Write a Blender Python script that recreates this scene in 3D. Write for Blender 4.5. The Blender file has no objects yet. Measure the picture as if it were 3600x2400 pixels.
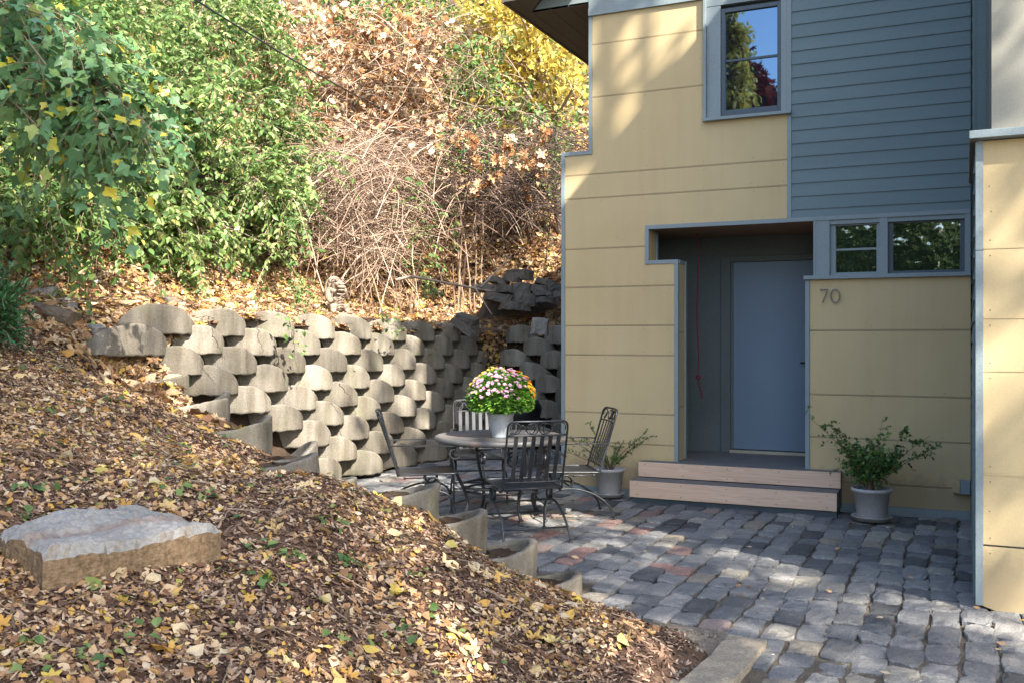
import bpy, math, random
import numpy as np
from mathutils import Vector, Matrix

R = random.Random(7)
rng = np.random.default_rng(11)
sc = bpy.context.scene
COL = sc.collection
PI = math.pi
rad = math.radians

# ------------------------------------------------------------------ camera
cam_d = bpy.data.cameras.new('camera')
cam = bpy.data.objects.new('camera', cam_d)
COL.objects.link(cam)
cam.location = (0, -9.65, 1.6)
cam.rotation_euler = (rad(90), 0, rad(25))
cam_d.sensor_width = 36
cam_d.lens = 34.3
cam_d.shift_y = -0.0028
cam_d.clip_start = 0.05
cam_d.clip_end = 2000
sc.camera = cam

# ------------------------------------------------------------------ light
LIGHT = Vector((-1.0, 0.62, -1.1)).normalized()
w = bpy.data.worlds.new('World')
sc.world = w
w.use_nodes = True
nt = w.node_tree
nt.nodes.clear()
sky = nt.nodes.new('ShaderNodeTexSky')
sky.sky_type = 'NISHITA'
sky.sun_disc = False
sky.sun_elevation = math.asin(-LIGHT.z)
sky.sun_rotation = math.atan2(-LIGHT.x, -LIGHT.y)
sky.air_density = 1.0
sky.dust_density = 1.4
sky.ozone_density = 0.35
bg = nt.nodes.new('ShaderNodeBackground')
bg.inputs['Strength'].default_value = 0.15
wo = nt.nodes.new('ShaderNodeOutputWorld')
nt.links.new(sky.outputs[0], bg.inputs['Color'])
nt.links.new(bg.outputs[0], wo.inputs['Surface'])

sun_d = bpy.data.lights.new('sun', 'SUN')
sun_d.energy = 5.0
sun_d.angle = rad(0.53)
sun_d.color = (1.0, 0.94, 0.85)
sun = bpy.data.objects.new('sun', sun_d)
COL.objects.link(sun)
sun.rotation_euler = LIGHT.to_track_quat('-Z', 'Y').to_euler()
sun.location = (20, -10, 25)

vs = sc.view_settings
vs.view_transform = 'Standard'
vs.look = 'None'
vs.gamma = 1.0
vs.exposure = 1.85
vs.use_curve_mapping = False

# ------------------------------------------------------------------ helpers
def tag(o, label=None, cat=None, group=None, kind=None):
    if label: o['label'] = label
    if cat: o['category'] = cat
    if group: o['group'] = group
    if kind: o['kind'] = kind
    return o

def empty(name, loc=(0, 0, 0), rz=0.0):
    o = bpy.data.objects.new(name, None)
    COL.objects.link(o)
    o.location = loc
    o.rotation_euler = (0, 0, rz)
    o.empty_display_size = 0.1
    return o

def copy_tree(o, parent=None):
    c = o.copy()
    COL.objects.link(c)
    if parent is not None:
        c.parent = parent
    for ch in list(o.children):
        copy_tree(ch, c)
    return c

class MB:
    """collects faces, builds one mesh object"""
    def __init__(s):
        s.V = []; s.L = []; s.S = []; s.M = []; s.n = 0
    def add(s, V, F, mat=0):
        V = np.asarray(V, dtype=np.float64).reshape(-1, 3)
        if isinstance(F, np.ndarray):
            s.L.append((F + s.n).ravel())
            s.S.append(np.full(len(F), F.shape[1]))
            s.M.append(np.full(len(F), mat) if np.isscalar(mat) else np.asarray(mat))
        else:
            s.L.append(np.array([i + s.n for f in F for i in f], dtype=np.int64))
            s.S.append(np.array([len(f) for f in F]))
            s.M.append(np.full(len(F), mat))
        s.V.append(V)
        s.n += len(V)
        return s
    def box(s, x0, y0, z0, x1, y1, z1, mat=0):
        V = [(x0,y0,z0),(x1,y0,z0),(x1,y1,z0),(x0,y1,z0),(x0,y0,z1),(x1,y0,z1),(x1,y1,z1),(x0,y1,z1)]
        return s.add(V, np.array([(0,3,2,1),(4,5,6,7),(0,1,5,4),(1,2,6,5),(2,3,7,6),(3,0,4,7)]), mat)
    def prism(s, poly, y0, y1, mat=0):
        """polygon in xz extruded in y"""
        n = len(poly)
        V = [(x, y0, z) for x, z in poly] + [(x, y1, z) for x, z in poly]
        F = [tuple(range(n)), tuple(range(2*n-1, n-1, -1))]
        for i in range(n):
            j = (i+1) % n
            F.append((i, i+n, j+n, j))
        return s.add(V, F, mat)
    def tube(s, P, r, sides=8, closed=False, mat=0, caps=True):
        P = np.asarray(P, float)
        n = len(P)
        r = np.full(n, r) if np.isscalar(r) else np.asarray(r, float)
        if closed:
            T = np.roll(P, -1, 0) - np.roll(P, 1, 0)
        else:
            T = np.gradient(P, axis=0)
        T /= np.linalg.norm(T, axis=1)[:, None] + 1e-12
        ref = np.array([0, 0, 1.0]) if abs(T[0][2]) < 0.9 else np.array([1.0, 0, 0])
        N = np.zeros_like(P)
        u = ref - T[0]*ref.dot(T[0]); u /= np.linalg.norm(u)
        for i in range(n):
            u = u - T[i]*u.dot(T[i]); u /= np.linalg.norm(u) + 1e-12
            N[i] = u
        B = np.cross(T, N)
        a = np.arange(sides)*2*PI/sides
        V = P[:, None, :] + r[:, None, None]*(np.cos(a)[None, :, None]*N[:, None, :] + np.sin(a)[None, :, None]*B[:, None, :])
        F = []
        m = n if closed else n-1
        for i in range(m):
            k = (i+1) % n
            for j in range(sides):
                jj = (j+1) % sides
                F.append((i*sides+j, i*sides+jj, k*sides+jj, k*sides+j))
        if caps and not closed:
            F.append(tuple(range(sides-1, -1, -1)))
            F.append(tuple((n-1)*sides+j for j in range(sides)))
        return s.add(V.reshape(-1, 3), F, mat)
    def strip(s, P, W, th, mat=0):
        """flat bar along P; W = half-width vectors per point (or one); th thickness"""
        P = np.asarray(P, float); n = len(P)
        W = np.asarray(W, float)
        if W.ndim == 1: W = np.tile(W, (n, 1))
        T = np.gradient(P, axis=0)
        N = np.cross(T, W); N /= np.linalg.norm(N, axis=1)[:, None] + 1e-12
        N *= th/2
        V = np.stack([P-W-N, P+W-N, P+W+N, P-W+N], 1).reshape(-1, 3)
        F = []
        for i in range(n-1):
            for j in range(4):
                jj = (j+1) % 4
                F.append((i*4+j, i*4+jj, i*4+4+jj, i*4+4+j))
        F.append((3, 2, 1, 0)); F.append(tuple(4*(n-1)+j for j in range(4)))
        return s.add(V, F, mat)
    def lathe(s, prof, c=(0, 0, 0), seg=32, mat=0):
        prof = np.asarray(prof, float); n = len(prof)
        a = np.arange(seg)*2*PI/seg
        V = np.zeros((n, seg, 3))
        V[:, :, 0] = prof[:, 0, None]*np.cos(a) + c[0]
        V[:, :, 1] = prof[:, 0, None]*np.sin(a) + c[1]
        V[:, :, 2] = prof[:, 1, None] + c[2]
        F = []
        for i in range(n-1):
            for j in range(seg):
                jj = (j+1) % seg
                F.append((i*seg+j, i*seg+jj, (i+1)*seg+jj, (i+1)*seg+j))
        return s.add(V.reshape(-1, 3), F, mat)
    def ball(s, c, r, seg=12, ring=8, M=None, mat=0):
        r = (r, r, r) if np.isscalar(r) else r
        V = []; F = []
        for i in range(ring+1):
            t = PI*i/ring
            for j in range(seg):
                a = 2*PI*j/seg
                V.append((r[0]*math.sin(t)*math.cos(a), r[1]*math.sin(t)*math.sin(a), r[2]*math.cos(t)))
        for i in range(ring):
            for j in range(seg):
                jj = (j+1) % seg
                F.append((i*seg+j, (i+1)*seg+j, (i+1)*seg+jj, i*seg+jj))
        V = np.array(V)
        if M is not None:
            V = V @ np.array(M).T
        return s.add(V + np.array(c), F, mat)
    def build(s, name, mats, parent=None, smooth=False, bevel=0.0, link=True):
        V = np.concatenate(s.V) if s.V else np.zeros((0, 3))
        L = np.concatenate(s.L) if s.L else np.zeros(0, int)
        S = np.concatenate(s.S) if s.S else np.zeros(0, int)
        M = np.concatenate(s.M) if s.M else np.zeros(0, int)
        me = bpy.data.meshes.new(name)
        me.vertices.add(len(V))
        me.vertices.foreach_set('co', V.astype(np.float32).ravel())
        me.loops.add(len(L))
        me.loops.foreach_set('vertex_index', L.astype(np.int32))
        me.polygons.add(len(S))
        st = np.zeros(len(S), np.int32)
        if len(S): st[1:] = np.cumsum(S)[:-1]
        me.polygons.foreach_set('loop_start', st)
        me.polygons.foreach_set('material_index', M.astype(np.int32))
        me.polygons.foreach_set('use_smooth', np.full(len(S), bool(smooth)))
        for m in (mats if isinstance(mats, (list, tuple)) else [mats]):
            me.materials.append(m)
        me.update(calc_edges=True)
        me.validate()
        o = bpy.data.objects.new(name, me)
        if link: COL.objects.link(o)
        if parent is not None: o.parent = parent
        if bevel:
            b = o.modifiers.new('bevel', 'BEVEL'); b.width = bevel; b.segments = 2; b.limit_method = 'ANGLE'
        return o

def scatter(mb, tmplV, tmplF, P, Rm, S, mat=0):
    """copies of a template: P (n,3), Rm (n,3,3) columns = local axes, S (n,) or (n,3)"""
    n = len(P)
    if n == 0: return
    tv = np.asarray(tmplV, float)
    S = np.asarray(S, float)
    if S.ndim == 1: S = np.repeat(S[:, None], 3, 1)
    V = tv[None] * S[:, None, :]
    V = np.einsum('nij,nkj->nki', Rm, V) + P[:, None, :]
    k = len(tv)
    tf = np.asarray(tmplF)
    F = (tf[None] + (np.arange(n)*k)[:, None, None]).reshape(-1, tf.shape[1])
    m = mat if np.isscalar(mat) else np.repeat(mat, len(tf))
    mb.add(V.reshape(-1, 3), F, m)

def nrm(v):
    return v / (np.linalg.norm(v, axis=-1, keepdims=True) + 1e-12)

def frames(dirs, ups):
    """local x along dirs, local z near ups"""
    x = nrm(dirs)
    y = nrm(np.cross(ups, x))
    z = np.cross(x, y)
    return np.stack([x, y, z], -1)

def tubes_np(mb, P, r, sides=3, mat=0):
    """many tubes at once: P (N,K,3), r (N,K)"""
    N, K, _ = P.shape
    T = nrm(np.gradient(P, axis=1))
    ref = np.where(np.abs(T[..., 2:3]) < 0.8, np.array([0, 0, 1.0]), np.array([1.0, 0, 0]))
    U = nrm(np.cross(T, ref)); B = np.cross(T, U)
    a = np.arange(sides)*2*PI/sides
    V = P[:, :, None, :] + r[:, :, None, None]*(np.cos(a)[:, None]*U[:, :, None, :] + np.sin(a)[:, None]*B[:, :, None, :])
    idx = np.arange(N*K*sides).reshape(N, K, sides)
    a0 = idx[:, :-1, :]; a1 = np.roll(a0, -1, 2); b0 = idx[:, 1:, :]; b1 = np.roll(b0, -1, 2)
    F = np.stack([a0, a1, b1, b0], -1).reshape(-1, 4)
    mb.add(V.reshape(-1, 3), F, mat)

# ------------------------------------------------------------------ materials
def newmat(name):
    m = bpy.data.materials.new(name)
    m.use_nodes = True
    n = m.node_tree.nodes
    b = n['Principled BSDF']
    return m, m.node_tree, b

def node(nt, t, **kw):
    n = nt.nodes.new(t)
    for k, v in kw.items():
        if k.startswith('in_'):
            key = k[3:]
            n.inputs[int(key) if key.isdigit() else key].default_value = v
        else:
            setattr(n, k, v)
    return n

def ramp(nt, stops, fac=None, interp='LINEAR'):
    r = nt.nodes.new('ShaderNodeValToRGB')
    r.color_ramp.interpolation = interp
    e = r.color_ramp.elements
    while len(e) < len(stops): e.new(0.5)
    for i, (p, c) in enumerate(stops):
        e[i].position = p
        e[i].color = (*c, 1) if len(c) == 3 else c
    if fac is not None: nt.links.new(fac, r.inputs[0])
    return r

def noise(nt, scale, detail=4, rough=0.6, vec=None, coord='Object', stretch=None):
    tc = nt.nodes.new('ShaderNodeTexCoord')
    n = nt.nodes.new('ShaderNodeTexNoise')
    n.inputs['Scale'].default_value = scale
    n.inputs['Detail'].default_value = detail
    n.inputs['Roughness'].default_value = rough
    src = tc.outputs[coord]
    if stretch:
        mp = nt.nodes.new('ShaderNodeMapping')
        mp.inputs['Scale'].default_value = stretch
        nt.links.new(src, mp.inputs['Vector'])
        src = mp.outputs[0]
    nt.links.new(src, n.inputs['Vector'])
    return n

def mix(nt, a, b, fac, mode='MIX'):
    m = nt.nodes.new('ShaderNodeMix')
    m.data_type = 'RGBA'; m.blend_type = mode
    for sock, v in ((m.inputs[6], a), (m.inputs[7], b), (m.inputs[0], fac)):
        if hasattr(v, 'links') or isinstance(v, bpy.types.NodeSocket):
            nt.links.new(v, sock)
        elif isinstance(v, (tuple, list)):
            sock.default_value = (*v, 1) if len(v) == 3 else v
        else:
            sock.default_value = v
    return m.outputs[2]

def bump(nt, b, h, strength=0.3, dist=0.01):
    bp = nt.nodes.new('ShaderNodeBump')
    bp.inputs['Strength'].default_value = strength
    bp.inputs['Distance'].default_value = dist
    nt.links.new(h, bp.inputs['Height'])
    nt.links.new(bp.outputs[0], b.inputs['Normal'])
    return bp

def mat_plain(name, c, rough=0.6, var=0.12, scale=3.0, fine=60.0, bstr=0.1, spec=0.4, metal=0.0, coord='Object', stretch=None):
    m, nt, b = newmat(name)
    n1 = noise(nt, scale, 5, 0.6, coord=coord, stretch=stretch)
    n2 = noise(nt, fine, 3, 0.6, coord=coord, stretch=stretch)
    lo = tuple(x*(1-var) for x in c); hi = tuple(min(1, x*(1+var)) for x in c)
    r = ramp(nt, [(0.3, lo), (0.7, hi)], n1.outputs['Fac'])
    r2 = ramp(nt, [(0.3, (0.88,)*3), (0.7, (1.08,)*3)], n2.outputs['Fac'])
    c2 = mix(nt, r.outputs[0], r2.outputs[0], 1.0, 'MULTIPLY')
    nt.links.new(c2, b.inputs['Base Color'])
    b.inputs['Roughness'].default_value = rough
    b.inputs['Specular IOR Level'].default_value = spec
    b.inputs['Metallic'].default_value = metal
    if bstr: bump(nt, b, n2.outputs['Fac'], bstr, 0.005)
    return m

def mat_island(name, stops, rough=0.7, trans=0.0, spec=0.25, interp='LINEAR', var=0.0, bumpy=0.0):
    """colour differs from piece to piece (leaves, chips, stones)"""
    m, nt, b = newmat(name)
    g = nt.nodes.new('ShaderNodeNewGeometry')
    r = ramp(nt, stops, g.outputs['Random Per Island'], interp)
    c = r.outputs[0]
    if var:
        n = noise(nt, 40, 4, 0.65)
        r2 = ramp(nt, [(0.25, (1-var,)*3), (0.75, (1+var,)*3)], n.outputs['Fac'])
        c = mix(nt, c, r2.outputs[0], 1.0, 'MULTIPLY')
        if bumpy: bump(nt, b, n.outputs['Fac'], bumpy, 0.01)
    nt.links.new(c, b.inputs['Base Color'])
    b.inputs['Roughness'].default_value = rough
    b.inputs['Specular IOR Level'].default_value = spec
    if trans:
        t = nt.nodes.new('ShaderNodeBsdfTranslucent')
        nt.links.new(c, t.inputs['Color'])
        ms = nt.nodes.new('ShaderNodeMixShader')
        ms.inputs[0].default_value = trans
        out = nt.nodes['Material Output']
        nt.links.new(b.outputs[0], ms.inputs[1])
        nt.links.new(t.outputs[0], ms.inputs[2])
        nt.links.new(ms.outputs[0], out.inputs['Surface'])
    return m

M = {}
def mat_panel():
    m, nt, b = newmat('yellow_panel')
    n1 = noise(nt, 0.8, 5, 0.6); n2 = noise(nt, 130, 3, 0.6); n3 = noise(nt, 2.6, 5, 0.65, stretch=(3.0, 1, 0.22)); n4 = noise(nt, 9, 5, 0.7)
    r = ramp(nt, [(0.3, (0.465, 0.352, 0.182)), (0.7, (0.525, 0.405, 0.222))], n1.outputs['Fac'])
    r3 = ramp(nt, [(0.30, (0.955, 0.95, 0.94)), (0.55, (1.0, 1.0, 1.0))], n3.outputs['Fac'])
    c = mix(nt, r.outputs[0], r3.outputs[0], 1.0, 'MULTIPLY')
    r2 = ramp(nt, [(0.3, (0.93,)*3), (0.7, (1.05,)*3)], n2.outputs['Fac'])
    c = mix(nt, c, r2.outputs[0], 1.0, 'MULTIPLY')
    # mud splashed up from the paving
    tc = nt.nodes.new('ShaderNodeTexCoord'); sx = nt.nodes.new('ShaderNodeSeparateXYZ'); nt.links.new(tc.outputs['Object'], sx.inputs[0])
    ad = nt.nodes.new('ShaderNodeMath'); ad.operation = 'MULTIPLY_ADD'; nt.links.new(n4.outputs['Fac'], ad.inputs[0]); ad.inputs[1].default_value = -0.45; nt.links.new(sx.outputs['Z'], ad.inputs[2])
    rm = ramp(nt, [(0.0, (0.55,)*3), (0.16, (0,)*3)], ad.outputs[0])
    c = mix(nt, c, (0.25, 0.19, 0.12), rm.outputs[0])
    nt.links.new(c, b.inputs['Base Color']); b.inputs['Roughness'].default_value = 0.7; b.inputs['Specular IOR Level'].default_value = 0.25
    bump(nt, b, n2.outputs['Fac'], 0.06, 0.005)
    return m
M['yellow'] = mat_panel()
M['trim'] = mat_plain('grey_trim', (0.205, 0.245, 0.25), 0.55, 0.07, 2.0, 80, 0.05, 0.35)
M['siding'] = mat_plain('slate_siding', (0.124, 0.172, 0.180), 0.6, 0.08, 1.2, 120, 0.1, 0.35, stretch=(0.3, 1, 3))
M['porch'] = mat_plain('porch_wall', (0.088, 0.105, 0.102), 0.7, 0.1, 1.5, 60, 0.05)
M['sash'] = mat_plain('dark_sash', (0.055, 0.075, 0.09), 0.45, 0.08, 3, 60, 0.0)
M['warm'] = mat_plain('warm_grey_panel', (0.27, 0.255, 0.205), 0.7, 0.06, 1.0, 120, 0.06, 0.25)
M['soffit'] = mat_plain('soffit_board', (0.10, 0.085, 0.065), 0.75, 0.12, 2, 60, 0.1)
M['ceilwood'] = mat_plain('ceiling_wood', (0.30, 0.16, 0.075), 0.6, 0.15, 2, 30, 0.05, stretch=(0.3, 4, 1))
M['roof'] = mat_plain('roofing', (0.06, 0.06, 0.065), 0.8, 0.2, 3, 90, 0.2)
M['door'] = mat_plain('blue_door', (0.130, 0.180, 0.235), 0.5, 0.05, 1.0, 150, 0.03, 0.4)
M['black'] = mat_plain('black_metal', (0.012, 0.012, 0.013), 0.3, 0.1, 5, 50, 0.0, 0.5)
M['numeral'] = mat_plain('numeral_metal', (0.17, 0.165, 0.14), 0.45, 0.1, 8, 60, 0.0, 0.5)
M['nail'] = mat_plain('nail_head', (0.20, 0.155, 0.09), 0.6, 0.1, 5, 60, 0.0)
M['alum'] = mat_plain('threshold_metal', (0.35, 0.30, 0.22), 0.4, 0.15, 8, 60, 0.0, 0.5)
M['tile'] = None
M['potgrey'] = mat_plain('grey_plastic', (0.38, 0.365, 0.355), 0.45, 0.05, 4, 50, 0.0, 0.4)
M['potwhite'] = mat_plain('pale_glaze', (0.33, 0.35, 0.365), 0.3, 0.04, 4, 50, 0.0, 0.5)
M['soil'] = mat_plain('soil', (0.055, 0.038, 0.026), 0.95, 0.4, 8, 60, 0.8, 0.1)
M['bark'] = mat_plain('bark', (0.13, 0.095, 0.065), 0.9, 0.35, 6, 30, 0.8, 0.1, stretch=(1, 1, 0.25))
M['barkpale'] = mat_plain('pale_bark', (0.34, 0.25, 0.19), 0.9, 0.3, 8, 40, 0.8, 0.1, stretch=(1, 1, 0.25))
M['twig'] = mat_island('twig', [(0.0, (0.10, 0.065, 0.04)), (0.5, (0.20, 0.14, 0.09)), (1.0, (0.32, 0.24, 0.17))], 0.85)
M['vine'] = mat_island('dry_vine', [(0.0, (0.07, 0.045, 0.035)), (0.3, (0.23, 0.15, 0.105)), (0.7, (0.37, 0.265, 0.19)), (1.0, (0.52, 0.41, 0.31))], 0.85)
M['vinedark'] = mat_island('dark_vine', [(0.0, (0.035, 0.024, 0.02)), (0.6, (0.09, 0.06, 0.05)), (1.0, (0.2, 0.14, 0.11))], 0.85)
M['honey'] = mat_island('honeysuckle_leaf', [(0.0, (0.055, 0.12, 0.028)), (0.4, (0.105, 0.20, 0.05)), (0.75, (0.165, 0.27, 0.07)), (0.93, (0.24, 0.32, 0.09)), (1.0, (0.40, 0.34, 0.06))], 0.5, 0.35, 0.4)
M['honeysun'] = mat_island('sunlit_tone_leaf', [(0.0, (0.055, 0.115, 0.03)), (0.35, (0.13, 0.225, 0.055)), (0.7, (0.24, 0.36, 0.10)), (0.93, (0.40, 0.47, 0.20)), (1.0, (0.52, 0.44, 0.12))], 0.5, 0.4, 0.4)  # lighter copy of the honeysuckle leaf, sunlight painted into its colour
M['mulb'] = mat_island('mulberry_leaf', [(0.0, (0.09, 0.20, 0.08)), (0.5, (0.145, 0.285, 0.12)), (0.90, (0.22, 0.36, 0.12)), (0.95, (0.36, 0.38, 0.04)), (1.0, (0.55, 0.43, 0.03))], 0.38, 0.3, 0.5)
M['yew'] = mat_island('evergreen_leaf', [(0.0, (0.02, 0.085, 0.03)), (0.6, (0.04, 0.14, 0.045)), (1.0, (0.09, 0.20, 0.07))], 0.35, 0.15, 0.5)
M['gold'] = mat_island('golden_leaf', [(0.0, (0.44, 0.31, 0.05)), (0.5, (0.62, 0.49, 0.10)), (0.8, (0.68, 0.58, 0.22)), (0.9, (0.42, 0.42, 0.12)), (1.0, (0.26, 0.32, 0.08))], 0.55, 0.4, 0.3)
M['rust'] = mat_island('dead_leaf', [(0.0, (0.18, 0.075, 0.03)), (0.25, (0.38, 0.19, 0.075)), (0.6, (0.55, 0.36, 0.20)), (1.0, (0.66, 0.53, 0.38))], 0.75, 0.25, 0.2)
M['litter'] = mat_island('fallen_leaf', [(0.0, (0.10, 0.05, 0.028)), (0.2, (0.24, 0.125, 0.062)), (0.40, (0.44, 0.25, 0.115)), (0.66, (0.55, 0.385, 0.22)), (0.82, (0.60, 0.47, 0.31)), (0.90, (0.55, 0.30, 0.075)), (0.97, (0.50, 0.36, 0.08)), (1.0, (0.12, 0.20, 0.06))], 0.75, 0.15, 0.25)
M['chip'] = mat_island('wood_chip', [(0.0, (0.035, 0.018, 0.011)), (0.4, (0.095, 0.055, 0.036)), (0.75, (0.20, 0.122, 0.08)), (1.0, (0.44, 0.31, 0.21))], 0.85, 0, 0.2)
M['weed'] = mat_island('weed_leaf', [(0.0, (0.06, 0.12, 0.03)), (0.6, (0.13, 0.21, 0.055)), (1.0, (0.26, 0.33, 0.10))], 0.5, 0.3, 0.4)
M['ivyleaf'] = mat_island('ivy_leaf', [(0.0, (0.03, 0.085, 0.022)), (0.6, (0.075, 0.165, 0.04)), (1.0, (0.20, 0.30, 0.06))], 0.45, 0.2, 0.4)
M['redleaf'] = mat_island('red_leaf', [(0.0, (0.10, 0.008, 0.012)), (0.6, (0.26, 0.015, 0.02)), (1.0, (0.36, 0.06, 0.03))], 0.6, 0.2, 0.3)
M['mumleaf'] = mat_island('mum_leaf', [(0.0, (0.05, 0.15, 0.02)), (0.6, (0.13, 0.29, 0.035)), (1.0, (0.24, 0.40, 0.06))], 0.5, 0.3, 0.35)
M['pink'] = mat_island('pink_petal', [(0.0, (0.52, 0.20, 0.40)), (0.4, (0.62, 0.30, 0.48)), (0.8, (0.72, 0.48, 0.56)), (1.0, (0.76, 0.62, 0.60))], 0.6, 0.2, 0.2)
M['orange'] = mat_island('orange_petal', [(0.0, (0.72, 0.22, 0.015)), (0.6, (0.80, 0.34, 0.02)), (1.0, (0.82, 0.46, 0.05))], 0.6, 0.2, 0.2)
M['lemon'] = mat_island('yellow_petal', [(0.0, (0.72, 0.50, 0.03)), (1.0, (0.80, 0.66, 0.15))], 0.6, 0.2, 0.2)
M['berry'] = mat_plain('red_berry', (0.55, 0.02, 0.015), 0.35, 0.1)

def mat_concrete():
    m, nt, b = newmat('weathered_concrete')
    oi = nt.nodes.new('ShaderNodeObjectInfo')
    n1 = noise(nt, 2.2, 6, 0.65); n2 = noise(nt, 70, 4, 0.7)
    nv = noise(nt, 7, 4, 0.6, stretch=(1, 1, 0.15))
    for q_ in (n1, nv):
        q_.noise_dimensions = '4D'
        mm = nt.nodes.new('ShaderNodeMath'); mm.operation = 'MULTIPLY'; mm.inputs[1].default_value = 37.0
        nt.links.new(oi.outputs['Random'], mm.inputs[0]); nt.links.new(mm.outputs[0], q_.inputs['W'])
    r = ramp(nt, [(0.3, (0.20, 0.180, 0.148)), (0.7, (0.315, 0.285, 0.238))], n1.outputs['Fac'])
    rv = ramp(nt, [(0.36, (0.50, 0.47, 0.42)), (0.60, (1.0, 1.0, 1.0))], nv.outputs['Fac'])
    c = mix(nt, r.outputs[0], rv.outputs[0], 0.85, 'MULTIPLY')
    r2 = ramp(nt, [(0.3, (0.72,)*3), (0.55, (1.0,)*3), (0.75, (1.2,)*3)], n2.outputs['Fac'])
    c = mix(nt, c, r2.outputs[0], 1.0, 'MULTIPLY')
    ro = ramp(nt, [(0, (0.72, 0.70, 0.67)), (1, (1.14, 1.12, 1.08))], oi.outputs['Random'])
    c = mix(nt, c, ro.outputs[0], 1.0, 'MULTIPLY')
    # exposed dark pits of aggregate
    vo = nt.nodes.new('ShaderNodeTexVoronoi'); vo.inputs['Scale'].default_value = 55
    tc = nt.nodes.new('ShaderNodeTexCoord'); nt.links.new(tc.outputs['Object'], vo.inputs['Vector'])
    rp = ramp(nt, [(0.10, (0.35,)*3), (0.2, (1,)*3)], vo.outputs['Distance'])
    n3 = noise(nt, 9, 2); rm = ramp(nt, [(0.5, (0,)*3), (0.62, (1,)*3)], n3.outputs['Fac'])
    c = mix(nt, c, mix(nt, c, rp.outputs[0], 1.0, 'MULTIPLY'), rm.outputs[0])
    # green-grey algae
    na = noise(nt, 3.3, 5, 0.7); na.noise_dimensions = '4D'; nt.links.new(mm.outputs[0], na.inputs['W']); ra = ramp(nt, [(0.52, (0,)*3), (0.72, (0.55,)*3)], na.outputs['Fac'])
    c = mix(nt, c, (0.17, 0.175, 0.10), ra.outputs[0])
    nt.links.new(c, b.inputs['Base Color'])
    b.inputs['Roughness'].default_value = 0.92
    b.inputs['Specular IOR Level'].default_value = 0.2
    bump(nt, b, n2.outputs['Fac'], 0.9, 0.009)
    return m
M['concrete'] = mat_concrete()

def mat_granite(name, stops):
    m, nt, b = newmat(name)
    g = nt.nodes.new('ShaderNodeNewGeometry')
    r = ramp(nt, stops, g.outputs['Random Per Island'])
    n1 = noise(nt, 9, 6, 0.75); n2 = noise(nt, 85, 4, 0.8)
    r1 = ramp(nt, [(0.3, (0.66, 0.67, 0.70)), (0.7, (1.20, 1.16, 1.09))], n1.outputs['Fac'])
    r2 = ramp(nt, [(0.33, (0.42,)*3), (0.5, (1.0,)*3), (0.68, (1.6,)*3)], n2.outputs['Fac'])
    c = mix(nt, r.outputs[0], r1.outputs[0], 1.0, 'MULTIPLY')
    c = mix(nt, c, r2.outputs[0], 0.8, 'MULTIPLY')
    nt.links.new(c, b.inputs['Base Color'])
    b.inputs['Roughness'].default_value = 0.62
    b.inputs['Specular IOR Level'].default_value = 0.4
    n3 = noise(nt, 34, 6, 0.75)
    bump(nt, b, n3.outputs['Fac'], 0.75, 0.016)
    return m
M['gran'] = mat_granite('grey_granite', [(0, (0.05, 0.052, 0.055)), (0.12, (0.115, 0.118, 0.12)), (0.5, (0.175, 0.176, 0.176)), (0.9, (0.235, 0.228, 0.215)), (1, (0.30, 0.27, 0.215))])
M['granpink'] = mat_granite('pink_granite', [(0, (0.17, 0.115, 0.105)), (0.5, (0.26, 0.155, 0.13)), (1, (0.24, 0.185, 0.165))])
M['gransand'] = mat_granite('tan_granite', [(0, (0.17, 0.155, 0.13)), (1, (0.25, 0.215, 0.17))])
M['kerb'] = mat_granite('kerb_stone', [(0, (0.30, 0.255, 0.19)), (1, (0.30, 0.255, 0.19))])
M['fieldstone'] = mat_granite('dark_fieldstone', [(0, (0.06, 0.053, 0.043)), (0.5, (0.105, 0.094, 0.075)), (1, (0.18, 0.165, 0.13))])
M['greystone'] = mat_granite('pale_fieldstone', [(0, (0.20, 0.19, 0.17)), (1, (0.34, 0.31, 0.27))])

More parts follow.
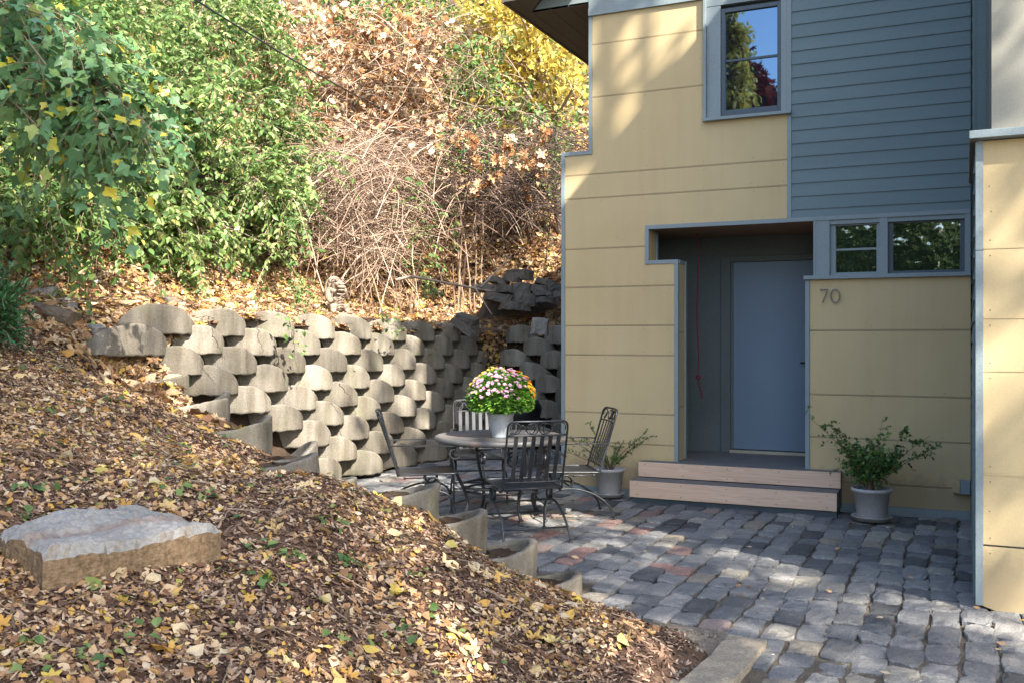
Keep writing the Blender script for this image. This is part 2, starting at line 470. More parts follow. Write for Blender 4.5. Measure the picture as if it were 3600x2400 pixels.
def mat_rock():
    m, nt, b = newmat('banded_boulder')
    tc = nt.nodes.new('ShaderNodeTexCoord')
    n1 = noise(nt, 4, 6, 0.7); n2 = noise(nt, 45, 5, 0.75)
    top = ramp(nt, [(0.3, (0.26, 0.24, 0.205)), (0.6, (0.37, 0.345, 0.30)), (0.75, (0.46, 0.43, 0.375))], n1.outputs['Fac'])
    side = ramp(nt, [(0.3, (0.15, 0.10, 0.06)), (0.55, (0.27, 0.18, 0.10)), (0.8, (0.23, 0.195, 0.155))], n2.outputs['Fac'])
    # split face is ochre, weathered top grey: both belong to the stone
    sx = nt.nodes.new('ShaderNodeSeparateXYZ'); nt.links.new(tc.outputs['Normal'], sx.inputs[0])
    rf = ramp(nt, [(0.25, (0,)*3), (0.55, (1,)*3)], sx.outputs['Z'])
    c = mix(nt, side.outputs[0], top.outputs[0], rf.outputs[0])
    # rust band along the length
    so = nt.nodes.new('ShaderNodeSeparateXYZ'); nt.links.new(tc.outputs['Object'], so.inputs[0])
    ad = nt.nodes.new('ShaderNodeMath'); ad.operation = 'MULTIPLY_ADD'
    nt.links.new(n1.outputs['Fac'], ad.inputs[0]); ad.inputs[1].default_value = 0.10
    nt.links.new(so.outputs['Y'], ad.inputs[2])
    rb = ramp(nt, [(0.0, (0,)*3), (0.03, (0.5,)*3), (0.06, (0.4,)*3), (0.1, (0,)*3)], None)
    mr = nt.nodes.new('ShaderNodeMath'); mr.operation = 'ADD'; nt.links.new(ad.outputs[0], mr.inputs[0]); mr.inputs[1].default_value = 0.07
    nt.links.new(mr.outputs[0], rb.inputs[0])
    fb = nt.nodes.new('ShaderNodeMath'); fb.operation = 'MULTIPLY'; nt.links.new(rb.outputs[0], fb.inputs[0]); nt.links.new(rf.outputs[0], fb.inputs[1])
    c = mix(nt, c, (0.24, 0.14, 0.10), fb.outputs[0])
    r2 = ramp(nt, [(0.3, (0.75,)*3), (0.7, (1.2,)*3)], n2.outputs['Fac'])
    c = mix(nt, c, r2.outputs[0], 1.0, 'MULTIPLY')
    nt.links.new(c, b.inputs['Base Color']); b.inputs['Roughness'].default_value = 0.95; b.inputs['Specular IOR Level'].default_value = 0.12
    n3 = noise(nt, 14, 7, 0.7, stretch=(0.5, 1.4, 2))
    bump(nt, b, n3.outputs['Fac'], 0.8, 0.03)
    return m
M['rock'] = mat_rock()

def mat_ground(name, c1, c2, sc1=3.0, sc2=90.0):
    m, nt, b = newmat(name)
    n1 = noise(nt, sc1, 6, 0.7); n2 = noise(nt, sc2, 5, 0.75); n3 = noise(nt, 28, 4, 0.7)
    r = ramp(nt, [(0.3, c1), (0.7, c2)], n1.outputs['Fac'])
    r2 = ramp(nt, [(0.3, (0.5,)*3), (0.5, (1,)*3), (0.75, (1.7,)*3)], n2.outputs['Fac'])
    c = mix(nt, r.outputs[0], r2.outputs[0], 1.0, 'MULTIPLY')
    nt.links.new(c, b.inputs['Base Color']); b.inputs['Roughness'].default_value = 0.95
    b.inputs['Specular IOR Level'].default_value = 0.15
    bump(nt, b, n3.outputs['Fac'], 0.9, 0.03)
    return m
M['mulch'] = mat_ground('mulch_soil', (0.06, 0.034, 0.022), (0.14, 0.088, 0.058), 2.5)
M['joint'] = mat_ground('joint_sand', (0.075, 0.062, 0.047), (0.16, 0.132, 0.098), 4, 120)
M['gravel'] = mat_ground('gravelly_soil', (0.13, 0.105, 0.08), (0.24, 0.20, 0.155), 5, 110)

def mat_wood():
    m, nt, b = newmat('pale_cedar')
    nz = noise(nt, 1.0, 3, 0.5, stretch=(0.6, 1, 8))
    tc = nt.nodes.new('ShaderNodeTexCoord')
    mp = nt.nodes.new('ShaderNodeMapping'); mp.inputs['Scale'].default_value = (0.35, 3, 9)
    nt.links.new(tc.outputs['Object'], mp.inputs['Vector'])
    wv = nt.nodes.new('ShaderNodeTexNoise'); wv.inputs['Scale'].default_value = 1.6; wv.inputs['Detail'].default_value = 2
    wv.inputs['Distortion'].default_value = 1.6
    nt.links.new(mp.outputs[0], wv.inputs['Vector'])
    mth = nt.nodes.new('ShaderNodeMath'); mth.operation = 'MULTIPLY'; mth.inputs[1].default_value = 9.0
    nt.links.new(wv.outputs['Fac'], mth.inputs[0])
    fr = nt.nodes.new('ShaderNodeMath'); fr.operation = 'FRACT'; nt.links.new(mth.outputs[0], fr.inputs[0])
    r = ramp(nt, [(0.0, (0.57, 0.385, 0.265)), (0.75, (0.65, 0.46, 0.335)), (0.93, (0.50, 0.315, 0.205)), (1.0, (0.57, 0.385, 0.27))], fr.outputs[0])
    r2 = ramp(nt, [(0.3, (0.92, 0.90, 0.88)), (0.7, (1.06, 1.05, 1.04))], nz.outputs['Fac'])
    c = mix(nt, r.outputs[0], r2.outputs[0], 1.0, 'MULTIPLY')
    # knots
    vo = nt.nodes.new('ShaderNodeTexVoronoi'); vo.inputs['Scale'].default_value = 1.0
    mp2 = nt.nodes.new('ShaderNodeMapping'); mp2.inputs['Scale'].default_value = (1.1, 0.4, 6.0)
    nt.links.new(tc.outputs['Object'], mp2.inputs['Vector']); nt.links.new(mp2.outputs[0], vo.inputs['Vector'])
    rk = ramp(nt, [(0.025, (1,)*3), (0.05, (0.0,)*3)], vo.outputs['Distance'])
    c = mix(nt, c, (0.13, 0.06, 0.03), rk.outputs[0])
    nt.links.new(c, b.inputs['Base Color']); b.inputs['Roughness'].default_value = 0.6
    return m
M['cedar'] = mat_wood()

def mat_tile():
    m, nt, b = newmat('dark_paver_tile')
    tc = nt.nodes.new('ShaderNodeTexCoord')
    br = nt.nodes.new('ShaderNodeTexBrick')
    br.inputs['Scale'].default_value = 5.0
    br.inputs['Mortar Size'].default_value = 0.012
    br.inputs['Color1'].default_value = (0.12, 0.115, 0.11, 1)
    br.inputs['Color2'].default_value = (0.16, 0.15, 0.14, 1)
    br.inputs['Mortar'].default_value = (0.045, 0.045, 0.045, 1)
    nt.links.new(tc.outputs['Object'], br.inputs['Vector'])
    n2 = noise(nt, 80, 3)
    r2 = ramp(nt, [(0.3, (0.8,)*3), (0.7, (1.15,)*3)], n2.outputs['Fac'])
    c = mix(nt, br.outputs['Color'], r2.outputs[0], 1.0, 'MULTIPLY')
    nt.links.new(c, b.inputs['Base Color']); b.inputs['Roughness'].default_value = 0.65
    return m
M['tile'] = mat_tile()

def mat_iron():
    m, nt, b = newmat('wrought_iron')
    n1 = noise(nt, 7, 5, 0.7); n2 = noise(nt, 60, 3)
    r = ramp(nt, [(0.35, (0.016, 0.018, 0.020)), (0.62, (0.034, 0.037, 0.040)), (0.72, (0.065, 0.048, 0.035)), (0.80, (0.17, 0.06, 0.028))], n1.outputs['Fac'])
    nt.links.new(r.outputs[0], b.inputs['Base Color'])
    b.inputs['Metallic'].default_value = 0.25
    rr = ramp(nt, [(0.3, (0.32,)*3), (0.7, (0.5,)*3)], n2.outputs['Fac'])
    nt.links.new(rr.outputs[0], b.inputs['Roughness'])
    return m
M['iron'] = mat_iron()

def mat_tabletop():
    m, nt, b = newmat('weathered_tabletop')
    n1 = noise(nt, 3.5, 5, 0.7); n2 = noise(nt, 2.2, 3, 0.6)
    r = ramp(nt, [(0.3, (0.055, 0.055, 0.054)), (0.55, (0.11, 0.104, 0.098)), (0.75, (0.18, 0.16, 0.145))], n1.outputs['Fac'])
    ro = ramp(nt, [(0.56, (0,)*3), (0.72, (0.65,)*3)], n2.outputs['Fac'])
    c = mix(nt, r.outputs[0], (0.30, 0.15, 0.075), ro.outputs[0])
    nt.links.new(c, b.inputs['Base Color']); b.inputs['Roughness'].default_value = 0.5
    b.inputs['Metallic'].default_value = 0.1
    return m
M['tabletop'] = mat_tabletop()

def mat_glass(name, wav=0.0, wsc=6, tint=(1, 1, 1)):
    m, nt, b = newmat(name)
    b.inputs['Base Color'].default_value = (0.008, 0.010, 0.012, 1)
    b.inputs['Roughness'].default_value = 0.015
    b.inputs['IOR'].default_value = 3.0
    b.inputs['Specular Tint'].default_value = (*tint, 1)
    b.inputs['Specular IOR Level'].default_value = 0.5
    if wav:
        n = noise(nt, wsc, 2, 0.5)
        bump(nt, b, n.outputs['Fac'], wav, 0.02)
    return m
M['glass'] = mat_glass('window_glass', 0.05, 2.5, (0.45, 0.70, 1.0))  # specular tint paints the mirrored sky a deeper blue
M['glasswavy'] = mat_glass('wavy_glass', 0.35, 7)

def mat_statue():
    return mat_plain('cast_stone', (0.27, 0.21, 0.155), 0.9, 0.35, 7, 60, 0.6, 0.15)
M['statue'] = mat_statue()
def mat_rope():
    m, nt, b = newmat('red_rope')
    wv = nt.nodes.new('ShaderNodeTexWave'); wv.inputs['Scale'].default_value = 22; wv.bands_direction = 'DIAGONAL'
    tc = nt.nodes.new('ShaderNodeTexCoord'); nt.links.new(tc.outputs['Object'], wv.inputs['Vector'])
    r = ramp(nt, [(0.3, (0.06, 0.010, 0.015)), (0.7, (0.24, 0.03, 0.045))], wv.outputs['Fac'])
    nt.links.new(r.outputs[0], b.inputs['Base Color']); b.inputs['Roughness'].default_value = 0.8
    return m
M['rope'] = mat_rope()

# ------------------------------------------------------------------ terrain shape
CA, SA = math.cos(rad(25)), math.sin(rad(25))
FPX, CPX, HPY = 3430.0, 1800.0, 1190.0
def at(x, y, t):
    """point seen at photo pixel (x,y), t metres ahead of the camera"""
    u, v = (x-CPX)/FPX, (HPY-y)/FPX
    return np.array([t*(-SA+u*CA), -9.65+t*(CA+u*SA), 1.6+t*v])

# stepped planters beside the slope: photo position of the rim, distance
STEP = [(652, 1308, 8.9), (792, 1390, 8.3), (943, 1471, 7.7), (1111, 1584, 7.15), (1244, 1665, 6.75),
        (1536, 1687, 6.2), (1705, 1781, 6.38), (1878, 1890, 6.37), (2040, 2000, 6.3)]
STEPP = [at(*a) for a in STEP]

ctrl = []
for p in STEPP:
    ctrl.append((p[0]-0.45, p[1]-0.33, p[2]-0.055)); ctrl.append((p[0]-0.06, p[1]-0.24, p[2]-0.175))
ctrl += [(-2.05, -4.0, -0.05), (-1.65, -4.3, -0.02), (-1.3, -4.55, -0.02), (-1.27, -5.2, -0.02), (-1.27, -6.2, -0.02), (-1.27, -7.5, -0.02), (-1.3, -9.6, -0.02),
         (-0.6, -5, -0.3), (-0.6, -7, -0.3), (-0.6, -9, -0.3), (-1.2, -3.6, -0.25), (0.3, -6, -0.7),
         (-1.9, -5.3, 0.20), (-1.9, -6.8, 0.24), (-2.0, -8.3, 0.28), (-2.7, -6.6, 0.52), (-3.5, -6.2, 0.80), (-3.3, -8.0, 0.75), (-2.6, -5.2, 0.52),
         (-4.2, -5.2, 0.88), (-5.5, -4.8, 1.12), (-6.5, -4.1, 1.33), (-7.4, -3.6, 1.58), (-8.3, -3.4, 1.9), (-5.0, -7.0, 1.2), (-7.0, -6.0, 1.6), (-9.0, -6.0, 2.1), (-12, -5, 3.0), (-12, -9, 3.1), (-8, -10, 2.1), (-4, -10, 1.0),
         (-7.6, -2.6, 1.72), (-9.0, -2.3, 2.05), (-12, -2.5, 3.1)]
ctrl = np.array(ctrl)
def _tps(cp):
    n = len(cp); P = cp[:, :2]
    d = np.linalg.norm(P[:, None]-P[None], axis=2)
    K = np.where(d > 0, d*d*np.log(d+1e-12), 0) + np.eye(n)*0.02
    A = np.zeros((n+3, n+3)); A[:n, :n] = K; A[:n, n] = 1; A[:n, n+1:] = P; A[n, :n] = 1; A[n+1:, :n] = P.T
    b = np.zeros(n+3); b[:n] = cp[:, 2]
    return np.linalg.solve(A, b)
TW = _tps(ctrl)
def mound(x, y):
    d = np.sqrt((x[..., None]-ctrl[:, 0])**2 + (y[..., None]-ctrl[:, 1])**2)
    U = np.where(d > 0, d*d*np.log(d+1e-12), 0)
    return U @ TW[:-3] + TW[-3] + TW[-2]*x + TW[-1]*y
def bumps(x, y):
    return (0.020*np.sin(3.1*x+1.3*y)+0.018*np.sin(1.7*x-4.3*y+1)+0.012*np.sin(7.3*x+5.1*y+2)+0.008*np.sin(13*x-9*y))
def upper(x, y):
    sx = np.maximum(0, -7.1-x); sy = np.maximum(0, y-4.05)
    s = np.sqrt(sx*sx*0.9+sy*sy)
    s = np.where((y > 3) & (x < -7.1), s, s)
    g = np.where(s < 1.0, 0.30*s, 0.30+0.56*(s-1.0))
    return 1.74 + g - 0.018*np.clip(y, -3, 4)
def smooth01(t):
    t = np.clip(t, 0, 1); return t*t*(3-2*t)
def terrain(x, y):
    x = np.asarray(x, float); y = np.asarray(y, float)
    wgt = smooth01((-1.6-y)/1.6)
    m = mound(np.clip(x, -14, 3), np.clip(y, -11, 2))
    u = upper(x, y)
    far = smooth01((-9.0-x)/3.0)
    m = m*(1-far) + np.maximum(m, u)*far
    return u*(1-wgt) + m*wgt + bumps(x, y)
def tz(x, y):
    return float(terrain(np.array([x]), np.array([y]))[0])
def hit(px, py, t0=2.0, t1=45.0):
    """where the line of sight through a photo pixel meets the terrain"""
    t = np.arange(t0, t1, 0.02)
    u, v = (px-CPX)/FPX, (HPY-py)/FPX
    X = t*(-SA+u*CA); Y = -9.65+t*(CA+u*SA); Z = 1.6+t*v
    h = terrain(X, Y)
    k = np.argmax(Z < h)
    return np.array([X[k], Y[k], h[k]])

EXCL = [(-7.02, -2.75), (-7.02, 3.98), (3.0, 3.98), (3.0, -3.6), (-1.9, -3.75)] + [(p[0]-0.05, p[1]-0.1) for p in STEPP[::-1]]
def inside(poly, x, y):
    x = np.asarray(x); y = np.asarray(y)
    r = np.zeros(x.shape, bool)
    n = len(poly)
    for i in range(n):
        x1, y1 = poly[i]; x2, y2 = poly[(i+1) % n]
        c = ((y1 > y) != (y2 > y)) & (x < (x2-x1)*(y-y1)/((y2-y1)+1e-12)+x1)
        r ^= c
    return r

def grid_mesh(name, xs, ys, mat, kind='structure', cut=None):
    X, Y = np.meshgrid(xs, ys)
    Z = terrain(X.ravel(), Y.ravel()).reshape(X.shape)
    nx, ny = len(xs), len(ys)
    idx = np.arange(nx*ny).reshape(ny, nx)
    F = np.stack([idx[:-1, :-1], idx[:-1, 1:], idx[1:, 1:], idx[1:, :-1]], -1).reshape(-1, 4)
    cx = X.ravel()[F].mean(1); cy = Y.ravel()[F].mean(1)
    keep = ~inside(EXCL, cx, cy)
    if cut is not None: keep &= ~cut(cx, cy)
    mb = MB().add(np.stack([X.ravel(), Y.ravel(), Z.ravel()], 1), F[keep])
    o = mb.build(name, mat, smooth=True)
    return tag(o, kind=kind)

# ------------------------------------------------------------------ ground
mb = MB(); mb.box(-300, -300, -0.40, 300, 300, -0.030)
tag(mb.build('ground', M['joint']), kind='structure')
slope = grid_mesh('mulch_slope', np.arange(-9.0, -0.4, 0.07), np.arange(-9.9, -1.99, 0.07), M['mulch'])
hill = grid_mesh('hillside', np.concatenate([np.arange(-60, -16, 1.5), np.arange(-16, 4.01, 0.2)]), np.concatenate([np.arange(-2.0, 12, 0.2), np.arange(12, 60, 1.5)]), M['mulch'],
                 cut=lambda x, y: (x > -4.2) & (y < 9))
hill2 = grid_mesh('hillside', np.concatenate([np.arange(-60, -16, 1.5), np.arange(-16, -8.99, 0.2)]), np.arange(-12, -1.99, 0.2), M['mulch'])
# gravelly strip between mulch and kerb
mb = MB()
xs = np.linspace(-1.75, -1.0, 14); ys = np.linspace(-9.6, -4.3, 70)
X, Y = np.meshgrid(xs, ys)
Z = -0.012 + 0.008*np.sin(9*X+7*Y) + 0.006*np.sin(21*Y-13*X)
idx = np.arange(X.size).reshape(X.shape)
F = np.stack([idx[:-1, :-1], idx[:-1, 1:], idx[1:, 1:], idx[1:, :-1]], -1).reshape(-1, 4)
mb.add(np.stack([X.ravel(), Y.ravel(), Z.ravel()], 1), F)
tag(mb.build('gravel_strip', M['gravel'], smooth=True), kind='structure')

# ------------------------------------------------------------------ cobblestones
def cobble_template(rs):
    g = np.array([-1, -.93, -.6, 0, .6, .93, 1.0]); n = len(g)
    GX, GY = np.meshgrid(g, g)
    e = np.maximum(np.abs(GX), np.abs(GY))
    # corners knocked off, sides never straight
    k = 1-0.075*np.clip(np.abs(GX)*np.abs(GY), 0, 1)**2.2
    a1, a2, a3, a4 = rs.normal(0, .05, 4); b1, b2 = rs.uniform(0, 6, 2)
    px = GX*k*(1+a1*GY+.04*np.sin(3*GY+b1)) + .055*rs.standard_normal(GX.shape)*(e > .9)*.6
    py = GY*k*(1+a2*GX+.04*np.sin(3*GX+b2)) + .045*rs.standard_normal(GX.shape)*(e > .9)*.6
    z = -0.06*(GX**2+GY**2)-0.15*(e > .9)+0.13*rs.standard_normal(GX.shape)
    z = np.where(e > .99, z-0.22, z)+0.13*rs.standard_normal()*GX+0.13*rs.standard_normal()*GY
    V = np.stack([px*0.5, py*0.5, z], -1).reshape(-1, 3)
    ring = [j for j in range(n)]+[i*n+n-1 for i in range(1, n)]+[(n-1)*n+j for j in range(n-2, -1, -1)]+[i*n for i in range(n-2, 0, -1)]
    low = V[ring].copy(); low[:, 2] = -4.0
    base = len(V)
    V = np.concatenate([V, low])
    F = [(i*n+j, i*n+j+1, (i+1)*n+j+1, (i+1)*n+j) for i in range(n-1) for j in range(n-1)]
    m = len(ring)
    for a in range(m):
        bq = (a+1) % m
        F.append((ring[a], base+a, base+bq, ring[bq]))
    return V, np.array(F)
ct = [cobble_template(rng) for _ in range(16)]
cob = MB()
cw = 0.168
buf = [[[], [], []] for _ in range(48)]
for ci, cx in enumerate(np.arange(-6.35, 4.2, cw)):
    y = -9.4 + R.random()*0.25
    while y < 3.35:
        ln = R.uniform(0.19, 0.36)
        yc = y+ln/2
        xx = cx + 0.025*math.sin(yc*1.1+cx*0.5)+0.012*math.sin(yc*3+ci) + R.uniform(-0.006, 0.006)
        ok = True
        if xx < -1.0 and yc < -4.62 + max(0, 0)*0: ok = xx > -0.97
        if xx < -0.97 and yc < -4.30: ok = (xx+1.0)*1.0 > (-4.45-yc)*2.2 and yc > -4.75
        if xx < -2.2 and yc < -3.55: ok = False
        if xx > 0.05 and yc > -3.15: ok = False
        if yc > 0.0 and xx > -3.85: ok = False
        if ok:
            pr = R.random()
            pinkp = 0.13 if (-4.6 < xx < -1.9 and yc > -3.4) else 0.018
            kind = 1 if pr < pinkp else (2 if pr < pinkp+0.07 else 0)
            b = buf[R.randrange(16)*3+kind]
            b[0].append((xx, yc, -0.006+R.uniform(-0.010, 0.008)+0.006*math.sin(xx*2.1)+0.006*math.sin(yc*1.7)))
            b[1].append(R.uniform(-0.05, 0.05))
            b[2].append((cw-R.uniform(0.0, 0.014), ln-R.uniform(0.002, 0.015), 0.022))
        y += ln
for i, b in enumerate(buf):
    if not b[0]: continue
    P = np.array(b[0]); a = np.array(b[1]); S = np.array(b[2])
    Rm = np.zeros((len(P), 3, 3)); Rm[:, 0, 0] = np.cos(a); Rm[:, 1, 0] = np.sin(a); Rm[:, 0, 1] = -np.sin(a); Rm[:, 1, 1] = np.cos(a); Rm[:, 2, 2] = 1
    scatter(cob, ct[i//3][0], ct[i//3][1], P, Rm, S, i % 3)
tag(cob.build('cobblestone_paving', [M['gran'], M['granpink'], M['gransand']]), kind='structure')

def rough_block(L, D, H, seg=0.05, amp=0.012, seed=0, taper=0.1, chop=0.25):
    """a rough quarried or field stone: a box lattice pushed about by noise"""
    rs = np.random.default_rng(seed)
    nx, ny, nz = max(3, int(L/seg)), max(3, int(D/seg)), max(3, int(H/seg))
    mb = MB()
    V = {}; vl = []; F = []
    def vid(i, j, k):
        key = (i, j, k)
        if key not in V:
            V[key] = len(vl); vl.append(((i/nx-.5), (j/ny-.5), k/nz))
        return V[key]
    for i in range(nx):
        for j in range(ny):
            F.append((vid(i, j, 0), vid(i, j+1, 0), vid(i+1, j+1, 0), vid(i+1, j, 0)))
            F.append((vid(i, j, nz), vid(i+1, j, nz), vid(i+1, j+1, nz), vid(i, j+1, nz)))
    for i in range(nx):
        for k in range(nz):
            F.append((vid(i, 0, k), vid(i+1, 0, k), vid(i+1, 0, k+1), vid(i, 0, k+1)))
            F.append((vid(i, ny, k), vid(i, ny, k+1), vid(i+1, ny, k+1), vid(i+1, ny, k)))
    for j in range(ny):
        for k in range(nz):
            F.append((vid(0, j, k), vid(0, j, k+1), vid(0, j+1, k+1), vid(0, j+1, k)))
            F.append((vid(nx, j, k), vid(nx, j+1, k), vid(nx, j+1, k+1), vid(nx, j, k+1)))
    P = np.array(vl)
    ph = rs.uniform(0, 6, 8)
    c = 1-taper*P[:, 2:3]
    P2 = P.copy()
    P2[:, :2] *= c
    # cut corners
    e = np.abs(P[:, 0])*np.abs(P[:, 1])*4
    P2[:, :2] *= (1-chop*0.35*np.clip(e, 0, 1)**2)[:, None]
    Q = P2*np.array([L, D, H])
    f = 2*PI/max(L, D)
    for a in range(3):
        Q[:, a] += amp*1.2*(np.sin(f*0.8*Q[:, (a+1) % 3]+ph[a])+0.6*np.sin(f*1.5*Q[:, (a+2) % 3]+ph[a+3])) + amp*0.45*rs.standard_normal(len(Q))
    mb.add(Q, F)
    return mb

# kerb stone beside the gravel
mb = rough_block(0.21, 1.35, 0.14, 0.07, 0.004, 3, 0.02, 0.05)
o = mb.build('kerb_stone', M['kerb'], smooth=False)
o.location = (-1.085, -5.10, -0.117); o.rotation_euler = (0, 0, rad(-3))
tag(o, 'long buff kerb stone edging the cobbles beside the bare gravel', 'kerb stone')

# ================================================================== HOUSE
house = empty('house', (-3.9, 0, 0))
tag(house, 'yellow panelled house with slate blue clapboard upper storey and recessed porch', 'house')
H = (-house.location.x, 0, 0)
def hb(name, mb, mats, parent=None, **k):
    """part of the house: built in world coordinates, parented without moving"""
    o = mb.build(name, mats, None, **k)
    p = parent or house
    o.parent = p
    wm = Matrix.Translation(house.location)
    o.matrix_parent_inverse = wm.inverted()
    return o
def hsub(name, mb, mats, parent, **k):
    o = mb.build(name, mats, None, **k)
    o.parent = parent
    return o

SEAM = 0.013
def panels(mb, x0, x1, zs, real, y=0.0, th=0.016, xr=None):
    """boards between the heights zs; real = heights with an open joint"""
    for a, b in zip(zs[:-1], zs[1:]):
        lo = a + (SEAM/2 if a in real else 0)
        hi = b - (SEAM/2 if b in real else 0)
        X0, X1 = xr(a, b) if xr else (x0, x1)
        mb.box(X0, y, lo, X1, y+th, hi, 0)
        if b in real:     # moulded strip in the joint
            mb.box(X0+0.001, y+0.001, b-0.0022, X1-0.001, y+th+0.003, b+0.0036, 0)
def nails(mb, pts, y=0.0, r=0.0045, mat=1):
    for x, z in pts:
        a = np.arange(6)*PI/3
        V = [(x+r*math.cos(t), y-0.0015, z+r*math.sin(t)) for t in a]+[(x, y-0.003, z)]
        mb.add(V, [(i, 6, (i+1) % 6) for i in range(6)], mat)

# --- yellow panel walls (left of door, above and below the upper window)
mb = MB()
zsL = [0.055, .519, .828, 1.43, 1.736, 2.139, 2.358]
panels(mb, -3.875, -2.685, zsL, {.519, .828, 1.43, 1.736, 2.139})
panels(mb, -3.875, -2.99, [2.358, 2.544, 2.755], {2.544})
panels(mb, -3.875, -1.571, [2.755, 3.075, 3.325, 3.532], {3.075, 3.325})
panels(mb, -3.567, -1.571, [3.532, 3.758], set())
panels(mb, -3.567, -2.382, [3.758, 4.131, 4.684, 4.982], {4.131, 4.684})
# right of door
panels(mb, -1.36, 0.03, [0.055, .255, .667, 1.072, 1.678, 2.158], {.255, .667, 1.072, 1.678})
pts = []
for z in (.519, .828, 1.43, 1.736, 2.139):
    for x in (-3.83, -3.42, -3.0, -2.73): pts += [(x+R.uniform(-.02, .02), z+.035), (x+R.uniform(-.02, .02), z-.035)]
for z in (3.075, 3.325):
    for x in (-3.5, -3.0, -2.4, -1.9, -1.62): pts += [(x+R.uniform(-.03, .03), z+.04), (x+R.uniform(-.03, .03), z-.04)]
for z in (4.131, 4.684):
    for x in (-3.5, -3.0, -2.45): pts += [(x, z+.04), (x, z-.04)]
pts += [(-3.0, 3.75), (-2.42, 4.4), (-3.3, 2.65), (-3.0, 2.62)]
for z in (.255, .667, 1.072, 1.678):
    for x in (-1.33, -0.8, -0.2): pts += [(x+R.uniform(-.02, .02), z+.035), (x+R.uniform(-.02, .02), z-.035)]
nails(mb, pts)
for x, z in [(-2.6, 2.78), (-2.2, 2.785), (-1.8, 2.78)]: nails(mb, [(x, z)])
hb('wall_panels', mb, [M['yellow'], M['nail']])

# --- the structure behind the boards
mb = MB()
mb.box(-3.895, 0.017, -0.05, -3.30, 8.0, 3.53)
mb.box(-3.30, 0.017, -0.05, -2.655, 0.30, 2.35)      # jamb wall left of porch
mb.box(-3.585, 0.064, 3.53, 4.0, 8.0, 5.10); mb.box(-3.584, 0.018, 3.531, -2.383, 0.063, 5.10)
mb.box(-3.30, 0.019, 2.78, 4.0, 8.0, 3.53)
mb.box(-3.30, 0.020, 2.35, -2.96, 0.30, 2.78)
mb.box(-3.30, 1.085, -0.05, 4.0, 8.0, 2.78)
mb.box(-1.33, 0.12, -0.05, 0.03, 1.085, 2.10)
mb.box(-3.30, 0.30, -0.05, -1.33, 1.085, 0.33)
mb.box(-3.575, 0.05, 5.10, 0.03, 8.0, 5.42)
hb('wall_core', mb, M['sash'])

# --- trim
T = 0.041
tm = MB()
yf = -0.012
tm.box(-3.917, yf, -0.02, -3.876, 0.03, 3.575)                    # left corner, lower
tm.box(-3.9165, yf-.001, 3.533, -3.566, 0.028, 3.574)             # ledge
tm.box(-3.607, yf, 3.5745, -3.568, 0.03, 4.98)                    # left corner, upper
tm.box(-2.99, yf, 2.7155, -1.571, 0.018, 2.7565)                  # over porch
tm.box(-2.991, yf-.001, 2.358, -2.952, 0.0175, 2.7150)            # notch left
tm.box(-2.951, yf-.0005, 2.3585, -2.644, 0.0185, 2.397)           # notch sill
tm.box(-2.685, yf, 0.335, -2.644, 0.040, 2.358)                   # left jamb front
tm.box(-2.664, 0.252, 0.362, -2.636, 0.315, 2.396)                # left jamb back
tm.box(-2.662, 0.0405, 2.36, -2.640, 0.2515, 2.395)               # jamb head cap
tm.box(-2.960, 0.26, 2.40, -2.940, 0.312, 2.71)                   # notch back
tm.box(-1.402, yf, 0.335, -1.361, 0.14, 2.157)                    # right jamb
tm.box(-3.915, -0.006, -0.05, -3.0, 0.015, 0.053)                 # base board left
tm.box(-1.36, -0.006, -0.05, 0.03, 0.015, 0.053)                  # base board right
tm.box(-1.571, yf-.002, 2.7585, -1.531, 0.018, 5.55)              # between yellow and clapboard
tm.box(-1.570, yf-.003, 2.7175, 0.031, 0.020, 2.7580)             # under clapboard
hb('trim', tm, M['trim'], bevel=0.002)
# left jamb cheek, yellow with one joint
mb = MB()
for a, b in ((0.362, 0.90), (0.908, 1.66), (1.668, 2.358)):
    mb.box(-2.668, 0.0405, a, -2.6475, 0.2515, b)
hb('jamb_panel', mb, M['yellow'])
mb = MB(); mb.box(-2.966, 0.0185, 2.400, -2.953, 0.2595, 2.713); hb('jamb_panel', mb, M['yellow'])

# --- clapboard
mb = MB()
z = 2.7585+0.055
k = 0
zz = [2.759] + [2.759+0.075+0.127*i for i in range(22)]
for a, b in zip(zz[:-1], zz[1:]):
    V = [(-1.5305, -0.010, a), (0.03, -0.010, a), (0.03, 0.002, b+0.012), (-1.5305, 0.002, b+0.012),
         (-1.5305, 0.018, a), (0.03, 0.018, a), (0.03, 0.018, b+0.012), (-1.5305, 0.018, b+0.012)]
    mb.add(V, np.array([(0,1,2,3),(4,7,6,5),(0,4,5,1),(3,2,6,7),(0,3,7,4),(1,5,6,2)]))
    for x in (-1.5, -0.78, -0.02):
        nails(mb, [(x+R.uniform(-.02, .02), a+0.02)], y=-0.0105, r=0.004)
hb('clapboard_siding', mb, [M['siding'], M['nail']])

# --- grey frieze at the top of the facade
mb = MB()
mb.box(-3.605, -0.030, 4.982, -2.39, 0.02, 5.060)
mb.box(-3.602, -0.022, 5.0605, -2.39, 0.02, 5.30)
mb.box(-3.602, -0.027, 5.301, -2.39, 0.02, 5.60)
hb('frieze_board', mb, M['trim'], bevel=0.002)

